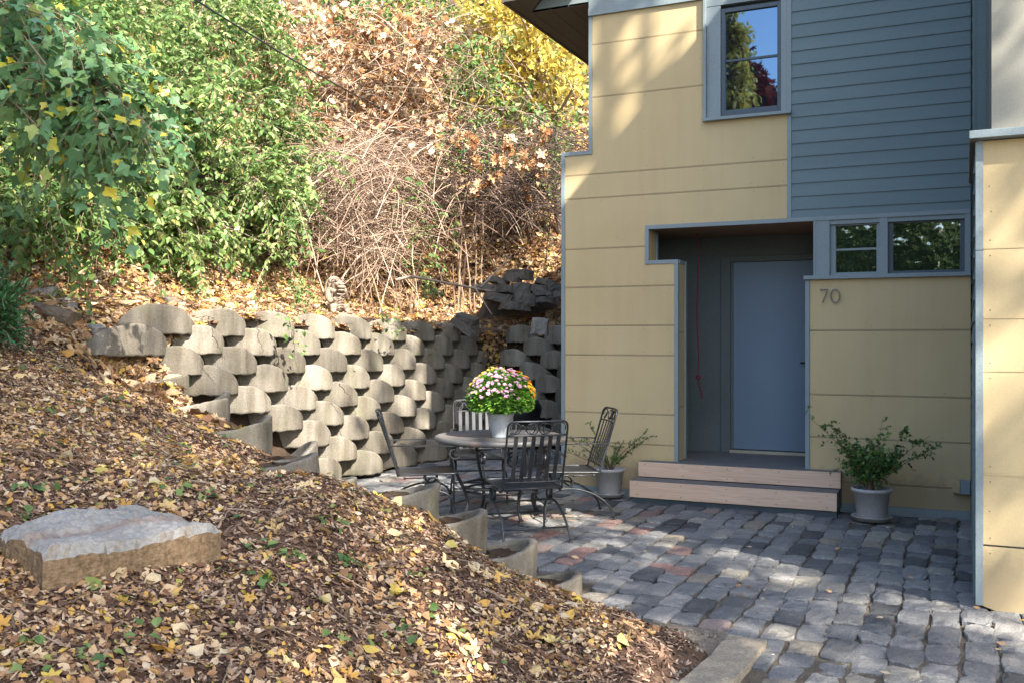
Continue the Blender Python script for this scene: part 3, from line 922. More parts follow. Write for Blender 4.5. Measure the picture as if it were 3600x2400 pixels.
# --- upper window
win = MB()
win.box(-2.381, -0.050, 3.787, -2.352, 0.018, 5.60)       # outer left
win.box(-2.3515, -0.010, 3.787, -2.214, 0.055, 4.90)      # casing left, set back
win.box(-1.629, -0.012, 3.787, -1.5715, 0.055, 4.90)      # casing right
win.box(-2.3515, -0.014, 4.9005, -1.5715, 0.055, 5.60)    # head
window = hb('window', win, M['trim'], bevel=0.002)
mb = MB(); mb.box(-2.386, -0.065, 3.757, -1.5265, 0.03, 3.7865); hsub('window_sill', mb, M['trim'], window, bevel=0.003).matrix_parent_inverse = Matrix()
fr = MB()
yy0, yy1 = 0.004, 0.060
fr.box(-2.213, yy0, 3.789, -2.172, yy1, 4.866); fr.box(-1.666, yy0, 3.789, -1.630, yy1, 4.866)
fr.box(-2.1715, yy0, 4.824, -1.6665, yy1, 4.866); fr.box(-2.1715, yy0, 3.789, -1.6665, yy1, 3.858)
fr.box(-2.1715, yy0+.012, 4.334, -1.6665, yy1, 4.358)
hsub('window_frame', fr, M['sash'], window, bevel=0.003)
mb = MB(); mb.box(-2.172, 0.030, 3.858, -1.666, 0.040, 4.824); hsub('window_pane', mb, M['glass'], window)

# --- strip windows beside the porch
st = MB()
st.box(-1.327, yf, 2.197, -1.304, 0.14, 2.717)
st.box(-1.3035, yf+.003, 2.197, -1.178, 0.14, 2.717)
st.box(-0.736, yf+.002, 2.197, -0.663, 0.09, 2.717)
st.box(-0.018, yf+.002, 2.197, 0.030, 0.09, 2.717)
st.box(-1.1775, 0.0, 2.676, -0.0185, 0.09, 2.7165)
hb('window_post', st, M['trim'], bevel=0.002)
mb = MB(); mb.box(-1.414, -0.045, 2.159, 0.031, 0.15, 2.196); hb('window_ledge', mb, M['trim'], bevel=0.003)
def strip_window(x0, x1, g0, g1, rail):
    f = MB()
    f.box(x0, 0.026, 2.1975, g0, 0.09, 2.675); f.box(g1, 0.026, 2.1975, x1, 0.09, 2.675)
    f.box(g0, 0.026, 2.1975, g1, 0.09, 2.222); f.box(g0, 0.026, 2.663, g1, 0.09, 2.675)
    if rail: f.box(g0, 0.034, 2.428, g1, 0.09, 2.448)
    fo = hb('window', f, M['sash'] if not rail else M['trim'], bevel=0.002)
    p = MB(); p.box(g0, 0.058, 2.222, g1, 0.066, 2.663)
    hsub('window_pane', p, M['glasswavy'], fo)
strip_window(-1.178, -0.736, -1.127, -0.764, True)
strip_window(-0.663, -0.018, -0.621, -0.055, False)

# --- porch
mb = MB(); mb.box(-3.29, 0.018, 2.7155, -1.3275, 1.084, 2.735); hb('porch_ceiling', mb, M['ceilwood'])
mb = MB()
mb.box(-3.29, 1.060, 0.36, -2.452, 1.0845, 2.7155); mb.box(-2.452, 1.0605, 2.492, -1.329, 1.0845, 2.7155)
mb.box(-3.30, 0.31, 0.36, -3.28, 1.06, 2.7155)
mb.box(-1.3600, 0.1405, 0.36, -1.329, 1.06, 2.158)
mb.box(-1.3270, 0.1405, 2.1965, -1.300, 1.06, 2.7155)
mb.box(-2.80, 1.056, 0.36, -2.792, 1.0602, 2.70)
hb('porch_wall', mb, M['porch'])
mb = MB(); mb.box(-3.28, 0.0165, 0.30, -1.362, 1.06, 0.36); hb('porch_floor', mb, M['tile'])
df = MB()
df.box(-2.451, 1.030, 0.362, -2.345, 1.0844, 2.4915); df.box(-2.3445, 1.030, 2.432, -1.332, 1.0844, 2.4915)
df.box(-2.3445, 1.048, 0.40, -2.318, 1.0842, 2.4315)
hb('door_frame', df, M['porch'], bevel=0.003)
mb = MB(); mb.box(-2.317, 1.052, 0.40, -1.40, 1.083, 2.428)
door = hb('door', mb, M['door'], bevel=0.003)
mb = MB()
mb.tube([(-1.47, 1.052, 1.345), (-1.47, 1.005, 1.345)], 0.012); mb.tube([(-1.465, 1.008, 1.345), (-1.60, 1.006, 1.343)], 0.010)
mb.tube([(-1.47, 1.052, 1.345), (-1.47, 1.046, 1.345)], 0.026, 16)
hsub('door_handle', mb, M['black'], door, smooth=True)
mb = MB(); mb.box(-2.345, 0.985, 0.3605, -1.40, 1.0515, 0.392); hb('door_threshold', mb, M['alum'], bevel=0.004)

# --- eaves and roof
mb = MB()
for a, b in ((-4.38, -4.252), (-4.247, -4.04), (-4.035, -3.83), (-3.825, -3.60)):
    y0 = -0.02 if a > -4.26 else -0.45
    mb.box(a, y0, 5.112, b, 8.2, 5.135)
# front return of the soffit, cut on the slant
V = [(-4.252, -0.025), (-4.252, -.45), (-3.95, -.45)]
P = [(x, y, 5.113) for x, y in V]+[(x, y, 5.135) for x, y in V]
mb.add(P, [(2, 1, 0), (3, 4, 5), (0, 1, 4, 3), (1, 2, 5, 4), (2, 0, 3, 5)])
hb('soffit', mb, M['soffit'])
mb = MB()
mb.prism([(-4.25, 5.113), (-3.606, 5.113), (-3.606, 5.42), (-3.95, 5.42)], -0.02, 0.02)
hb('eave_bracket', mb, M['trim'])
mb = MB()
mb.prism([(-4.40, 5.137), (-4.40, 5.28), (-3.58, 5.55), (-3.58, 5.41)], -0.45, 8.3); mb.prism([(-3.5795, 5.41), (-3.5795, 5.55), (0.03, 6.74), (0.03, 6.60)], 0.051, 8.3)
hb('roof', mb, M['roof'])
mb = MB(); mb.box(-4.412, -0.452, 5.105, -4.381, 8.3, 5.29); hb('fascia_board', mb, M['soffit'])

# --- house number
def numeral(path, closed=False):
    m = MB()
    P = np.array([(x, -0.024, z) for x, z in path])
    m.tube(P, 0.0068, 6, closed)
    return m
x0, z0, z1 = -1.262, 1.940, 2.062
m7 = numeral([(x0, z1), (x0+0.072, z1), (x0+0.058, z1-0.030), (x0+0.02, z0)])
m7.tube([(x0+0.02, -0.024, z0+.004), (x0+0.02, 0.0, z0+.004)], 0.004, 6); m7.tube([(x0+0.006, -0.024, z1), (x0+0.006, 0, z1)], 0.004, 6)
hb('house_number', m7, M['numeral'])['label'] = 'slim metal numeral seven'
m0 = numeral([(-1.126+0.040*math.cos(t), 2.0+0.061*math.sin(t)) for t in np.arange(24)*PI/12], True)
m0.tube([(-1.126, -0.024, 2.06), (-1.126, 0, 2.06)], 0.004, 6); m0.tube([(-1.126, -0.024, 1.94), (-1.126, 0, 1.94)], 0.004, 6)
hb('house_number', m0, M['numeral'])['label'] = 'slim metal numeral zero'

# --- outdoor socket box beside the wing
mb = MB()
mb.box(-0.055, -0.075, 0.215, 0.028, -0.001, 0.338)
box = hb('outlet_box', mb, M['trim'], bevel=0.006)
mb = MB(); mb.box(-0.118, -0.068, 0.222, -0.0555, -0.008, 0.332); mb.box(-0.064, -0.079, 0.209, -0.056, -0.004, 0.345)
hsub('cover', mb, M['yellow'], box, bevel=0.01)

# ================================================================== WING on the right
wing = empty('house_wing', (0.05, -3.22, 0))
tag(wing, 'projecting yellow panelled wing with grey corner trim and metal cap at the right edge', 'house wing')
def wb(name, mb, mats, parent=None, **k):
    o = mb.build(name, mats, None, **k); o.parent = wing
    o.matrix_parent_inverse = Matrix.Translation(wing.location).inverted()
    return o
WY = -3.22
mb = MB()
zs = [0.03, .377, .80, 1.412, 1.722, 2.135, 2.775]
def wp(zs):
    for a, b in zip(zs[:-1], zs[1:]):
        mb.box(0.0885, WY, a+.006, 3.4, WY+.016, b-.006)
        if b < 2.7:
            mb.box(0.089, WY-.003, b-.0055, 3.39, WY+.012, b+.0055)
wp(zs[1:])
# bottom panel is cut to the slope of the paving
mb.prism([(0.0885, 0.015), (0.20, -0.02), (0.36, -0.10), (3.4, -0.2), (3.4, .371), (0.0885, .371)], WY, WY+.016)
pts = []
for z in zs[1:-1]:
    for x in (0.125, 0.62, 1.1): pts += [(x, z+.045), (x, z-.045)]
pts += [(0.12, 2.5), (0.13, 2.35), (0.122, 0.58)]
nails(mb, pts, y=WY, r=0.0045)
wb('wall_panels', mb, [M['yellow'], M['nail']])
mb = MB()
mb.box(0.062, WY+.017, 0.03, 3.4, 6, 2.78)
mb.box(0.135, WY+.03, 2.83, 3.4, 6, 7.30)
mb.box(0.06, -1.48, 2.83, 3.38, 6.01, 7.28)
wb('wall_core', mb, M['porch'])
mb = MB()
mb.box(0.0455, WY-.012, 0.02, 0.0880, WY+.05, 2.12); mb.box(0.0455, WY-.012, 2.123, 0.0880, WY+.05, 2.775)
wb('corner_trim', mb, M['trim'], bevel=0.002)
mb = MB(); mb.box(0.040, -1.03, -0.03, 0.0615, -0.95, 1.2); wb('side_trim', mb, M['trim'], bevel=0.002)
# lapped boards on its side wall
mb = MB()
z = 0.05
while z < 2.70:
    V = [(0.033, WY+.052, z), (0.033, -0.015, z), (0.046, -0.015, z+.139), (0.046, WY+.052, z+.139),
         (0.0615, WY+.052, z), (0.0615, -0.015, z), (0.0615, -0.015, z+.139), (0.0615, WY+.052, z+.139)]
    mb.add(V, np.array([(0,1,2,3),(4,7,6,5),(0,4,5,1),(3,2,6,7),(0,3,7,4),(1,5,6,2)]))
    z += 0.127
z = 2.86
while z < 5.6:
    V = [(0.034, -1.47, z), (0.034, -0.015, z), (0.047, -0.015, z+.139), (0.047, -1.47, z+.139),
         (0.0595, -1.47, z), (0.0595, -0.015, z), (0.0595, -0.015, z+.139), (0.0595, -1.47, z+.139)]
    mb.add(V, np.array([(0,1,2,3),(4,7,6,5),(0,4,5,1),(3,2,6,7),(0,3,7,4),(1,5,6,2)]))
    z += 0.127
wb('clapboard_siding', mb, M['siding'])
mb = MB()
mb.box(0.012, WY-.085, 2.7755, 3.45, -1.50, 2.822)
wb('metal_cap', mb, M['trim'], bevel=0.003)
mb = MB(); mb.box(0.0165, WY-.05, 2.767, 0.0614, -1.51, 2.7750); wb('cap_soffit', mb, M['soffit'])
mb = MB()
mb.box(0.132, WY-.004, 2.8225, 3.4, WY+.029, 7.3); wb('warm_grey_panel', mb, M['warm'])
mb = MB()
mb.box(0.0385, -1.50, 2.8225, 0.0600, -1.4705, 7.28); mb.box(0.0605, -1.496, 2.8225, 0.134, -1.481, 7.28); wb('grey_panel', mb, M['siding'])
mb = MB(); mb.box(0.045, WY-.1, 7.301, 3.5, 6.1, 7.36); wb('roof', mb, M['roof'])

# ================================================================== STEPS
steps = empty('porch_steps', (-2.04, -0.25, 0))
tag(steps, 'pair of pale cedar steps with dark tiled treads in front of the porch', 'steps')
def sb(name, mb, mats, **k):
    o = mb.build(name, mats, None, **k); o.parent = steps
    o.matrix_parent_inverse = Matrix.Translation(steps.location).inverted(); return o
mb = MB(); mb.box(-3.01, -0.175, 0.214, -1.060, -0.147, 0.358)
for x in (-2.94, -2.55, -2.11, -1.62, -1.15): nails(mb, [(x, .335), (x, .240)], y=-0.1755, r=0.006, mat=1)
sb('riser_board', mb, [M['cedar'], M['nail']], bevel=0.003)
mb = MB(); mb.box(-3.016, -0.440, 0.044, -1.064, -0.412, 0.203)
for x in (-2.94, -2.50, -2.06, -1.60, -1.15): nails(mb, [(x, .180), (x, .072)], y=-0.4405, r=0.006, mat=1)
sb('riser_board', mb, [M['cedar'], M['nail']], bevel=0.003)
for z, y in ((.335, -0.175), (.24, -.175)):
    pass
mb = MB(); mb.box(-3.008, -0.1465, 0.30, -1.062, -0.0125, 0.3605); sb('tread', mb, M['tile'])
mb = MB(); mb.box(-3.014, -0.4115, 0.15, -1.066, -0.178, 0.206); sb('tread', mb, M['tile'])
mb = MB(); mb.box(-3.004, -0.1468, 0.02, -1.068, -0.013, 0.2995); mb.box(-3.000, -0.395, -0.06, -1.07, -0.15, 0.149)
sb('carriage', mb, M['sash'])

# ================================================================== ROPE in the porch
P = []
for i in range(40):
    t = i/39
    P.append((-2.605+0.008*math.sin(9*t), 0.62, 2.716-1.53*t))
rope = MB(); rope.tube(P, 0.0075, 6)
kn = [(-2.597+0.018*math.cos(a), 0.62+0.016*math.sin(a), 1.19+0.012*math.sin(2*a)) for a in np.arange(14)*2*PI/13]
rope.tube(kn, 0.013, 6); rope.tube([(-2.597, 0.62, 1.19), (-2.585, 0.615, 1.10), (-2.56, 0.612, 1.02), (-2.553, 0.61, 0.965)], 0.0085, 6)
o = rope.build('rope', M['rope'], smooth=True)
tag(o, 'knotted dark red rope hanging from the porch ceiling beside the door', 'rope')

# ================================================================== RETAINING WALLS
def planter_block(seed, soil=0.12, Ro=0.365, hw=0.058, hf=0.292, back=-0.30, drop=0.02, sq=0.80):
    """spoon-shaped planter: round front rising to the middle, low wings running back (local +x is the front)"""
    rs = np.random.default_rng(seed)
    Ri = Ro-0.055
    th = np.linspace(-PI/2, PI/2, 27)
    prof = [(back, -1.0)] + [(back*k, -1.0) for k in (0.66, 0.33)]
    ox = [back, back*.66, back*.33]+list(Ro*sq*np.cos(th))+[back*.33, back*.66, back]
    oy = [-Ro]*3+list(Ro*np.sin(th))+[Ro]*3
    ix = [back, back*.66, back*.33]+list((Ro*sq-.055)*np.cos(th))+[back*.33, back*.66, back]
    iy = [-Ri]*3+list(Ri*np.sin(th))+[Ri]*3
    hh = [hw-drop, hw-drop*.66, hw-drop*.33]+list(hw+(hf-hw)*np.cos(th)**1.0)+[hw-drop*.33, hw-drop*.66, hw-drop]
    n = len(ox)
    ox, oy, ix, iy, hh = map(np.array, (ox, oy, ix, iy, hh))
    mx, my = (ox*0.80+ix*0.20), (oy*0.80+iy*0.20)
    rows = []
    jag = 0.010*rs.standard_normal(n)
    bl = np.where(np.arange(n) % 1 == 0, 1, 1)
    rows.append(np.stack([ix, iy, np.zeros(n)+0.01], 1))
    rows.append(np.stack([ox*.99, oy*.99, -0.004+jag], 1))
    for f in (0.03, 0.25, 0.5, 0.75):
        rows.append(np.stack([ox, oy, hh*f+(0.01 if f == 0.03 else 0)], 1))
    rows.append(np.stack([ox, oy, hh-0.022], 1))
    rows.append(np.stack([ox*.965+ix*.035, oy*.965+iy*.035, hh-0.008], 1))
    rows.append(np.stack([mx, my, hh], 1))
    rows.append(np.stack([ix*.97+ox*.03, iy*.97+oy*.03, hh-0.006], 1))
    rows.append(np.stack([ix, iy, hh-0.03], 1))
    rows.append(np.stack([ix, iy, np.full(n, 0.02)], 1))
    V = np.concatenate(rows); m = len(rows)
    V += 0.0016*rs.standard_normal(V.shape)
    ph = rs.uniform(0, 6, 6)
    wob = 0.006*np.sin(9*V[:, 1]+ph[0])*np.sin(11*V[:, 2]+ph[1])+0.004*np.sin(23*V[:, 1]+7*V[:, 2]+ph[2])
    V[:, 0] += wob*(V[:, 0] > 0); V[:, 2] += (0.008*np.sin(8*V[:, 1]+ph[3])+0.004*np.sin(21*V[:, 1]+ph[4]))*(V[:, 2] > .05)
    F = [(r*n+i, r*n+i+1, (r+1)*n+i+1, (r+1)*n+i) for r in range(m-1) for i in range(n-1)]
    mb = MB().add(V, F)
    # end faces of the wings
    for s in (0, n-1):
        f = [r*n+s for r in range(m)]
        mb.add(V[f], [tuple(range(m))] if s else [tuple(range(m-1, -1, -1))])
    # soil inside
    k = 9
    sv = []; 
    for i in range(n):
        for q in np.linspace(0, 1, 4):
            sv.append((ix[i]*(1-q)*1.01+(-0.12)*q, iy[i]*(1-q)*1.01, soil+0.012*rs.standard_normal()+0.03*q))
    sv = np.array(sv)
    sf = [(i*4+j, i*4+j+1, (i+1)*4+j+1, (i+1)*4+j) for i in range(n-1) for j in range(3)]
    mb.add(sv, sf, 1)
    return mb
block_me = []; step_me = []
for s in range(13):
    pb = planter_block(40+s) if s < 9 else planter_block(40+s, .185, .235, .225, .285, -.40, .04, 1.0)
    o = pb.build('concrete_block', [M['concrete'], M['soil']], smooth=True, link=False)
    o.data.polygons.foreach_set('use_smooth', np.array([p.material_index == 0 and len(p.vertices) == 4 for p in o.data.polygons]))
    (block_me if s < 9 else step_me).append(o.data)
def put_block(parent, x, y, z, ang, s=1.0, kinds=None, wide=1.0):
    o = bpy.data.objects.new('concrete_block', R.choice(kinds or block_me))
    COL.objects.link(o)
    o.parent = parent
    o.location = (x-parent.location.x, y-parent.location.y, z-parent.location.z)
    o.rotation_euler = (R.uniform(-.015, .015), R.uniform(-.02, .02), ang+R.uniform(-.05, .05))
    o.scale = (s, s*wide, s)
    return o
wall_l = empty('retaining_wall', (-6.3, -0.5, 0))
tag(wall_l, 'long sunlit retaining wall of rounded concrete planters leaning against the slope', 'retaining wall')
for r in range(9):                      # r = 0 is the top course
    zz = 1.615-0.198*r
    xx = -6.92+0.082*r
    first = -2.47+(0 if r % 2 == 0 else -0.41)
    lo = {0: -2.6, 1: -3.0, 2: -2.6, 3: -2.3, 4: -1.9, 5: -1.6, 6: -1.4, 7: -1.1, 8: -0.9}[r]
    for k in range(10):
        y = first+0.805*k
        if y < lo or y > 4.75: continue
        put_block(wall_l, xx-0.30+R.uniform(-.012, .012), y+R.uniform(-.025, .025), zz-0.016*(y+1)*(1 if r < 5 else 0.4)+R.uniform(-.006, .006), -0.60-0.035*(y+2.5)+R.uniform(-.06, .06))
mb = MB()
Yb = np.linspace(-2.7, 4.3, 30)
Vb = []
for y in Yb:
    for f in np.linspace(0, 1, 8):
        Vb.append((-6.50-0.62*f, y, -0.1+1.86*f-0.03))
Fb = [(i*8+j, (i+1)*8+j, (i+1)*8+j+1, i*8+j+1) for i in range(29) for j in range(7)]
mb.add(Vb, Fb)
o = mb.build('backfill', M['soil']); o.parent = wall_l; o.matrix_parent_inverse = Matrix.Translation(wall_l.location).inverted()

wall_b = empty('retaining_wall', (-5.5, 3.3, 0))
tag(wall_b, 'shaded retaining wall of rounded concrete planters behind the corner of the house', 'retaining wall')
for r in range(9):
    zz = 1.53-0.18*r
    yy = 3.80-0.075*r
    for k in range(8):
        x = -6.22+0.655*k+(0.0 if r % 2 == 0 else 0.33)
        if r == 0 and k == 0: x += 0.03
        if x > -2.8 or x > -3.6 and r > 4: continue
        put_block(wall_b, x+R.uniform(-.025, .025), yy+0.285+R.uniform(-.012, .012), zz+R.uniform(-.012, .012), -PI/2+R.uniform(-.06, .06), 0.93, None, 0.82)
mb = MB()
Xb = np.linspace(-7.1, -2.5, 20); Vb = []
for x in Xb:
    for f in np.linspace(0, 1, 8):
        Vb.append((x, 3.45+0.60*f, -0.1+1.80*f-0.03))
Fb = [(i*8+j, i*8+j+1, (i+1)*8+j+1, (i+1)*8+j) for i in range(19) for j in range(7)]
mb.add(Vb, Fb)
o = mb.build('backfill', M['soil']); o.parent = wall_b; o.matrix_parent_inverse = Matrix.Translation(wall_b.location).inverted()

wall_s = empty('stepped_planters', (-4.5, -3.6, 0))
tag(wall_s, 'flight of rounded concrete planters stepping down the mulch slope to the patio', 'retaining wall')
ANG = [0.25, 0.35, 0.40, 0.42, 0.5, 0.55, 0.55, 0.55, 0.5]
for i_, (p, a) in enumerate(zip(STEPP, ANG)):
    dx, dy = math.cos(a), math.sin(a)
    # rim seen at its right shoulder: centre lies back from it
    cx, cy = p[0]-0.20*CA-0.02, p[1]-0.20*SA+0.02
    put_block(wall_s, cx, cy, p[2]-0.295, a, 0.95, step_me)
    put_block(wall_s, cx+0.22, cy+0.20, p[2]-0.27-0.2, a+0.3, 0.98) if i_ < 3 else None

# ================================================================== STONES and LOGS
def stone_at(name, px, py, size, rot, mat, label, cat, seed, sink=0.03, tilt=(0, 0), amp=0.008, seg=0.05, dz=0, group=None, ground=True, t=None):
    p = hit(px, py) if t is None else at(px, py, t)
    mb = rough_block(*size, seg, amp, seed, 0.12, 0.5)
    o = mb.build(name, mat, smooth=False)
    o.location = (p[0], p[1], p[2]-sink+dz)
    o.rotation_euler = (tilt[0], tilt[1], rot)
    tag(o, label, cat, group)
    return o

# big boulder in the foreground
def boulder():
    rs = np.random.default_rng(5)
    A = hit(128, 2098); B = hit(768, 1972)
    c = (A+B)/2
    ux = B-A; L = np.linalg.norm(ux[:2]); ang = math.atan2(ux[1], ux[0])
    D = L*0.62
    nx, ny = 34, 22
    Hh = 0.165*L/0.75
    V = []; F = []
    def top(u, v):
        h = Hh*(0.88+0.14*v) + 0.014*math.exp(-((u-0.62)**2/0.02+(v-0.85)**2/0.05)) - 0.035*smooth01(np.array((0.45-u)*4)).item()*(v > 0.62)*min(1, (v-0.62)*6)
        h += 0.012*(1 if v > .38+.05*math.sin(6*u) else 0)+0.010*(1 if v > .66+.07*math.sin(4*u+1) and u < .58 else 0)
        de = min(u*1.6, (1-u)*1.6, v, 1-v)
        if de < .07: h -= 0.028*(1-de/.07)**2
        h += 0.006*math.sin(9*u+5*v)+0.006*math.sin(17*v-6*u)+0.004*rs.standard_normal()
        return h
    # outline in plan: u along the front edge, v to the back
    def plan(u, v):
        l0 = 0.02+0.02*math.sin(7*v)+0.13*v; r0 = 1.0-0.02*math.sin(5*v)-0.16*max(0, v-0.45)
        w = l0+(r0-l0)*u
        d = v*(1.0+0.05*math.sin(8*u)+0.10*math.exp(-((u-.62)/.16)**2)-0.10*(1-u)**2)
        return (w-0.5)*L, d*D
    for i in range(nx+1):
        for j in range(ny+1):
            u, v = i/nx, j/ny
            x, y = plan(u, v)
            V.append((x+0.002*rs.standard_normal(), y+0.002*rs.standard_normal()-0.006*math.sin(7*u)*(j == 0), top(u, v)-0.012*(v < .02)))
    top_n = len(V)
    idx = lambda i, j: i*(ny+1)+j
    for i in range(nx):
        for j in range(ny):
            F.append((idx(i, j), idx(i+1, j), idx(i+1, j+1), idx(i, j+1)))
    ring = [(i, 0) for i in range(nx+1)]+[(nx, j) for j in range(1, ny+1)]+[(i, ny) for i in range(nx-1, -1, -1)]+[(0, j) for j in range(ny-1, 0, -1)]
    prev = [idx(*q) for q in ring]
    for lev in range(1, 6):
        cur = []
        for (i, j), pv in zip(ring, [idx(*q) for q in ring]):
            x, y, z = V[pv]
            f = lev/5
            zb = -0.16
            k = 1+0.022*math.sin(f*PI)-0.03*f+0.004*rs.standard_normal()+0.008*math.sin(5*f+9*x)
            cur.append(len(V)); V.append((x*k, (y-D/2)*k+D/2 - 0.02*f*(j == 0), z*(1-f)+zb*f))
        m = len(ring)
        for a in range(m):
            b = (a+1) % m
            F.append((prev[a], cur[a], cur[b], prev[b]))
        prev = cur
    V = np.array(V); V[:, 1] -= D/2
    mb = MB().add(V, F)
    o = mb.build('boulder', M['rock'])
    o.location = (c[0]-D/2*math.sin(ang), c[1]+D/2*math.cos(ang), c[2])
    # lie along the slope
    hx = (B[2]-A[2])/L
    o.rotation_euler = (0.02, -math.atan(hx), ang)
    tag(o, 'large flat grey boulder with an ochre split face lying on the mulch', 'boulder')
    return o
bo = boulder()

stone_at('stone', 165, 1040, (0.26, 0.16, 0.11), 0.2, M['greystone'], 'rounded grey stone above the cut log at the left edge', 'stone', 61, tilt=(0.1, -0.1))
stone_at('stone', 240, 1085, (0.36, 0.14, 0.07), -0.35, M['greystone'], 'long flat grey slab leaning along the back of the cut log', 'stone', 62, tilt=(0.2, 0.25), dz=0.03)
stone_at('stone', 335, 1175, (0.26, 0.15, 0.10), -0.35, M['greystone'], 'angular tan stone at the end of the row left of the planters', 'stone', 63, tilt=(0.05, 0.25), dz=0.01)
stone_at('stone', 118, 1040, (0.15, 0.11, 0.07), -0.5, M['greystone'], 'small upright tan stone between the thin slab and the rounded grey stone', 'stone', 64, tilt=(0.3, 0.3))
stone_at('stone', 85, 1018, (0.18, 0.08, 0.04), -0.5, M['greystone'], 'thin pale slab tilted at the upper end of the stone row', 'stone', 65, tilt=(0.4, 0.4))
stone_at('stone', 95, 1045, (0.17, 0.12, 0.05), 0.2, M['fieldstone'], 'low dark stone half buried beside the evergreen', 'stone', 66)
stone_at('stone', 185, 1163, (0.16, 0.10, 0.04), -0.2, M['greystone'], 'small flat stone in the mulch just below the cut log', 'stone', 68)
stone_at('stone', 600, 1072, (0.32, 0.16, 0.09), -0.15, M['kerb'], 'cream stone lying behind the top left planter', 'stone', 67, tilt=(0.2, 0.15))

# short thick log with rough bark
p = hit(180, 1130)
lg = MB()
n = 30
rs = np.random.default_rng(9)
P = np.stack([np.linspace(-0.30, 0.22, 9), np.zeros(9), np.zeros(9)], 1)
rr = np.array([0.06, 0.078, 0.085, 0.09, 0.095, 0.098, 0.10, 0.10, 0.095])
lg.tube(P, rr, 26)
lg.V[-1] += rs.normal(0, 0.006, lg.V[-1].shape)
o = lg.build('log', M['bark'])
o.location = (p[0], p[1]+0.05, p[2]+0.055); o.rotation_euler = (0, rad(14), rad(8)); o.scale = (1, 1, 0.85)
tag(o, 'short thick log with furrowed bark lying on the mulch', 'log')

# stones lodged on top of the planters
def lodged(loc, size, rot, tilt, mat, seed, label):
    mb = rough_block(*size, 0.05, 0.008, seed, 0.12, 0.4)
    o = mb.build('stone', mat); o.location = loc; o.rotation_euler = (tilt[0], tilt[1], rot)
    tag(o, label, 'stone')
q = at(1650, 1140, 14.4); lodged((q[0]-.05, q[1], q[2]-0.02), (0.40, 0.24, 0.15), -0.1, (0.1, 0.3), M['fieldstone'], 71, 'thick grey stone perched at the far end of the sunlit planters')
q = at(1622, 1155, 14.0); lodged((q[0], q[1], q[2]-0.02), (0.46, 0.12, 0.08), 0.0, (0.1, 0.62), M['fieldstone'], 72, 'thin mossy slab leaning down from the thick grey stone')
q = at(1895, 1168, 13.6); lodged((q[0], q[1], q[2]-0.03), (0.26, 0.2, 0.22), 0.3, (0, 0.1), M['greystone'], 73, 'rough pale stone wedged between two planters of the shaded wall')

# tumbled dry stone wall on the slope
dw = empty('dry_stone_wall', at(1800, 1075, 15.6))
tag(dw, 'tumbled dry wall of dark layered fieldstones on the leafy slope', 'stone wall')
stones = [(1800, 1072, .5, .12), (1745, 1045, .52, .15), (1835, 1048, .45, .2), (1905, 1052, .34, .09), (1900, 1030, .38, .09), (1955, 1032, .3, .09),
          (1700, 1010, .5, .12), (1770, 1012, .36, .13), (1825, 1012, .40, .19), (1880, 1012, .36, .12), (1945, 1006, .4, .13), (1740, 985, .4, .1), (1790, 975, .3, .08), (1815, 962, .48, .17), (1910, 990, .34, .09)]
for i, (px, py, L, h) in enumerate(stones):
    t = 15.0+(1075-py)*0.007
    q = at(px, py, t)
    o = rough_block(L, 0.42, h*0.95, 0.05, 0.009, 100+i, 0.12, 0.7).build('fieldstone', M['fieldstone'])
    o.parent = dw
    o.location = Vector(q)-dw.location+Vector((0, 0.1, -h*0.6)); o.rotation_euler = (R.uniform(-.08, .08), R.uniform(-.02, .20), rad(25)+R.uniform(-.3, .3))
mb = rough_block(1.6, 0.45, 0.5, 0.15, 0.01, 140, 0.3, 0.4)
o = mb.build('rubble_core', M['fieldstone']); o.parent = dw; o.location = (-0.1, 0.62, -0.25); o.rotation_euler = (0, 0, rad(25))
# ================================================================== TABLE
TX, TY = -3.85, -1.64
table = empty('patio_table', (TX, TY, 0))
tag(table, 'round weathered iron patio table with curved legs under the potted chrysanthemum', 'table')
mb = MB(); mb.lathe([(0.001, .706), (.50, .706), (.565, .716), (.585, .722), (.597, .716), (.603, .700), (.600, .680), (.588, .672), (.578, .680), (.570, .695), (.2, .694), (.001, .694)], seg=64)
mb.build('tabletop', M['tabletop'], table, smooth=True)
for i in range(4):
    a = PI/4+i*PI/2+0.15
    pts = [(0.40, .69), (.455, .66), (.49, .58), (.475, .47), (.41, .34), (.35, .22), (.33, .12), (.36, .04), (.385, .008)]
    t = np.linspace(0, len(pts)-1, 30)
    px = np.interp(t, range(len(pts)), [q[0] for q in pts]); pz = np.interp(t, range(len(pts)), [q[1] for q in pts])
    k = np.array([.25, .5, .25]); px[1:-1] = np.convolve(px, k, 'valid'); pz[1:-1] = np.convolve(pz, k, 'valid')
    leg = MB(); leg.tube(np.stack([px*math.cos(a), px*math.sin(a), pz], 1), 0.0155, 10)
    leg.lathe([(0.001, 0), (.024, 0), (.024, .012), (.001, .016)], (.385*math.cos(a), .385*math.sin(a), 0), 12)
    leg.build('leg', M['iron'], table, smooth=True)
ring = MB()
for rr, zz in ((0.335, .235), (0.355, .275)):
    ring.tube([(rr*math.cos(t), rr*math.sin(t), zz) for t in np.arange(48)*2*PI/48], 0.010, 8, True)
ring.build('ring', M['iron'], table, smooth=True)

# ================================================================== CHAIRS
def smooth_path(pts, n=40, it=2):
    pts = np.array(pts, float)
    d = np.concatenate([[0], np.cumsum(np.linalg.norm(np.diff(pts, axis=0), axis=1))])
    t = np.linspace(0, d[-1], n)
    q = np.stack([np.interp(t, d, pts[:, k]) for k in range(pts.shape[1])], 1)
    for _ in range(it):
        q[1:-1] = 0.25*q[:-2]+0.5*q[1:-1]+0.25*q[2:]
    return q

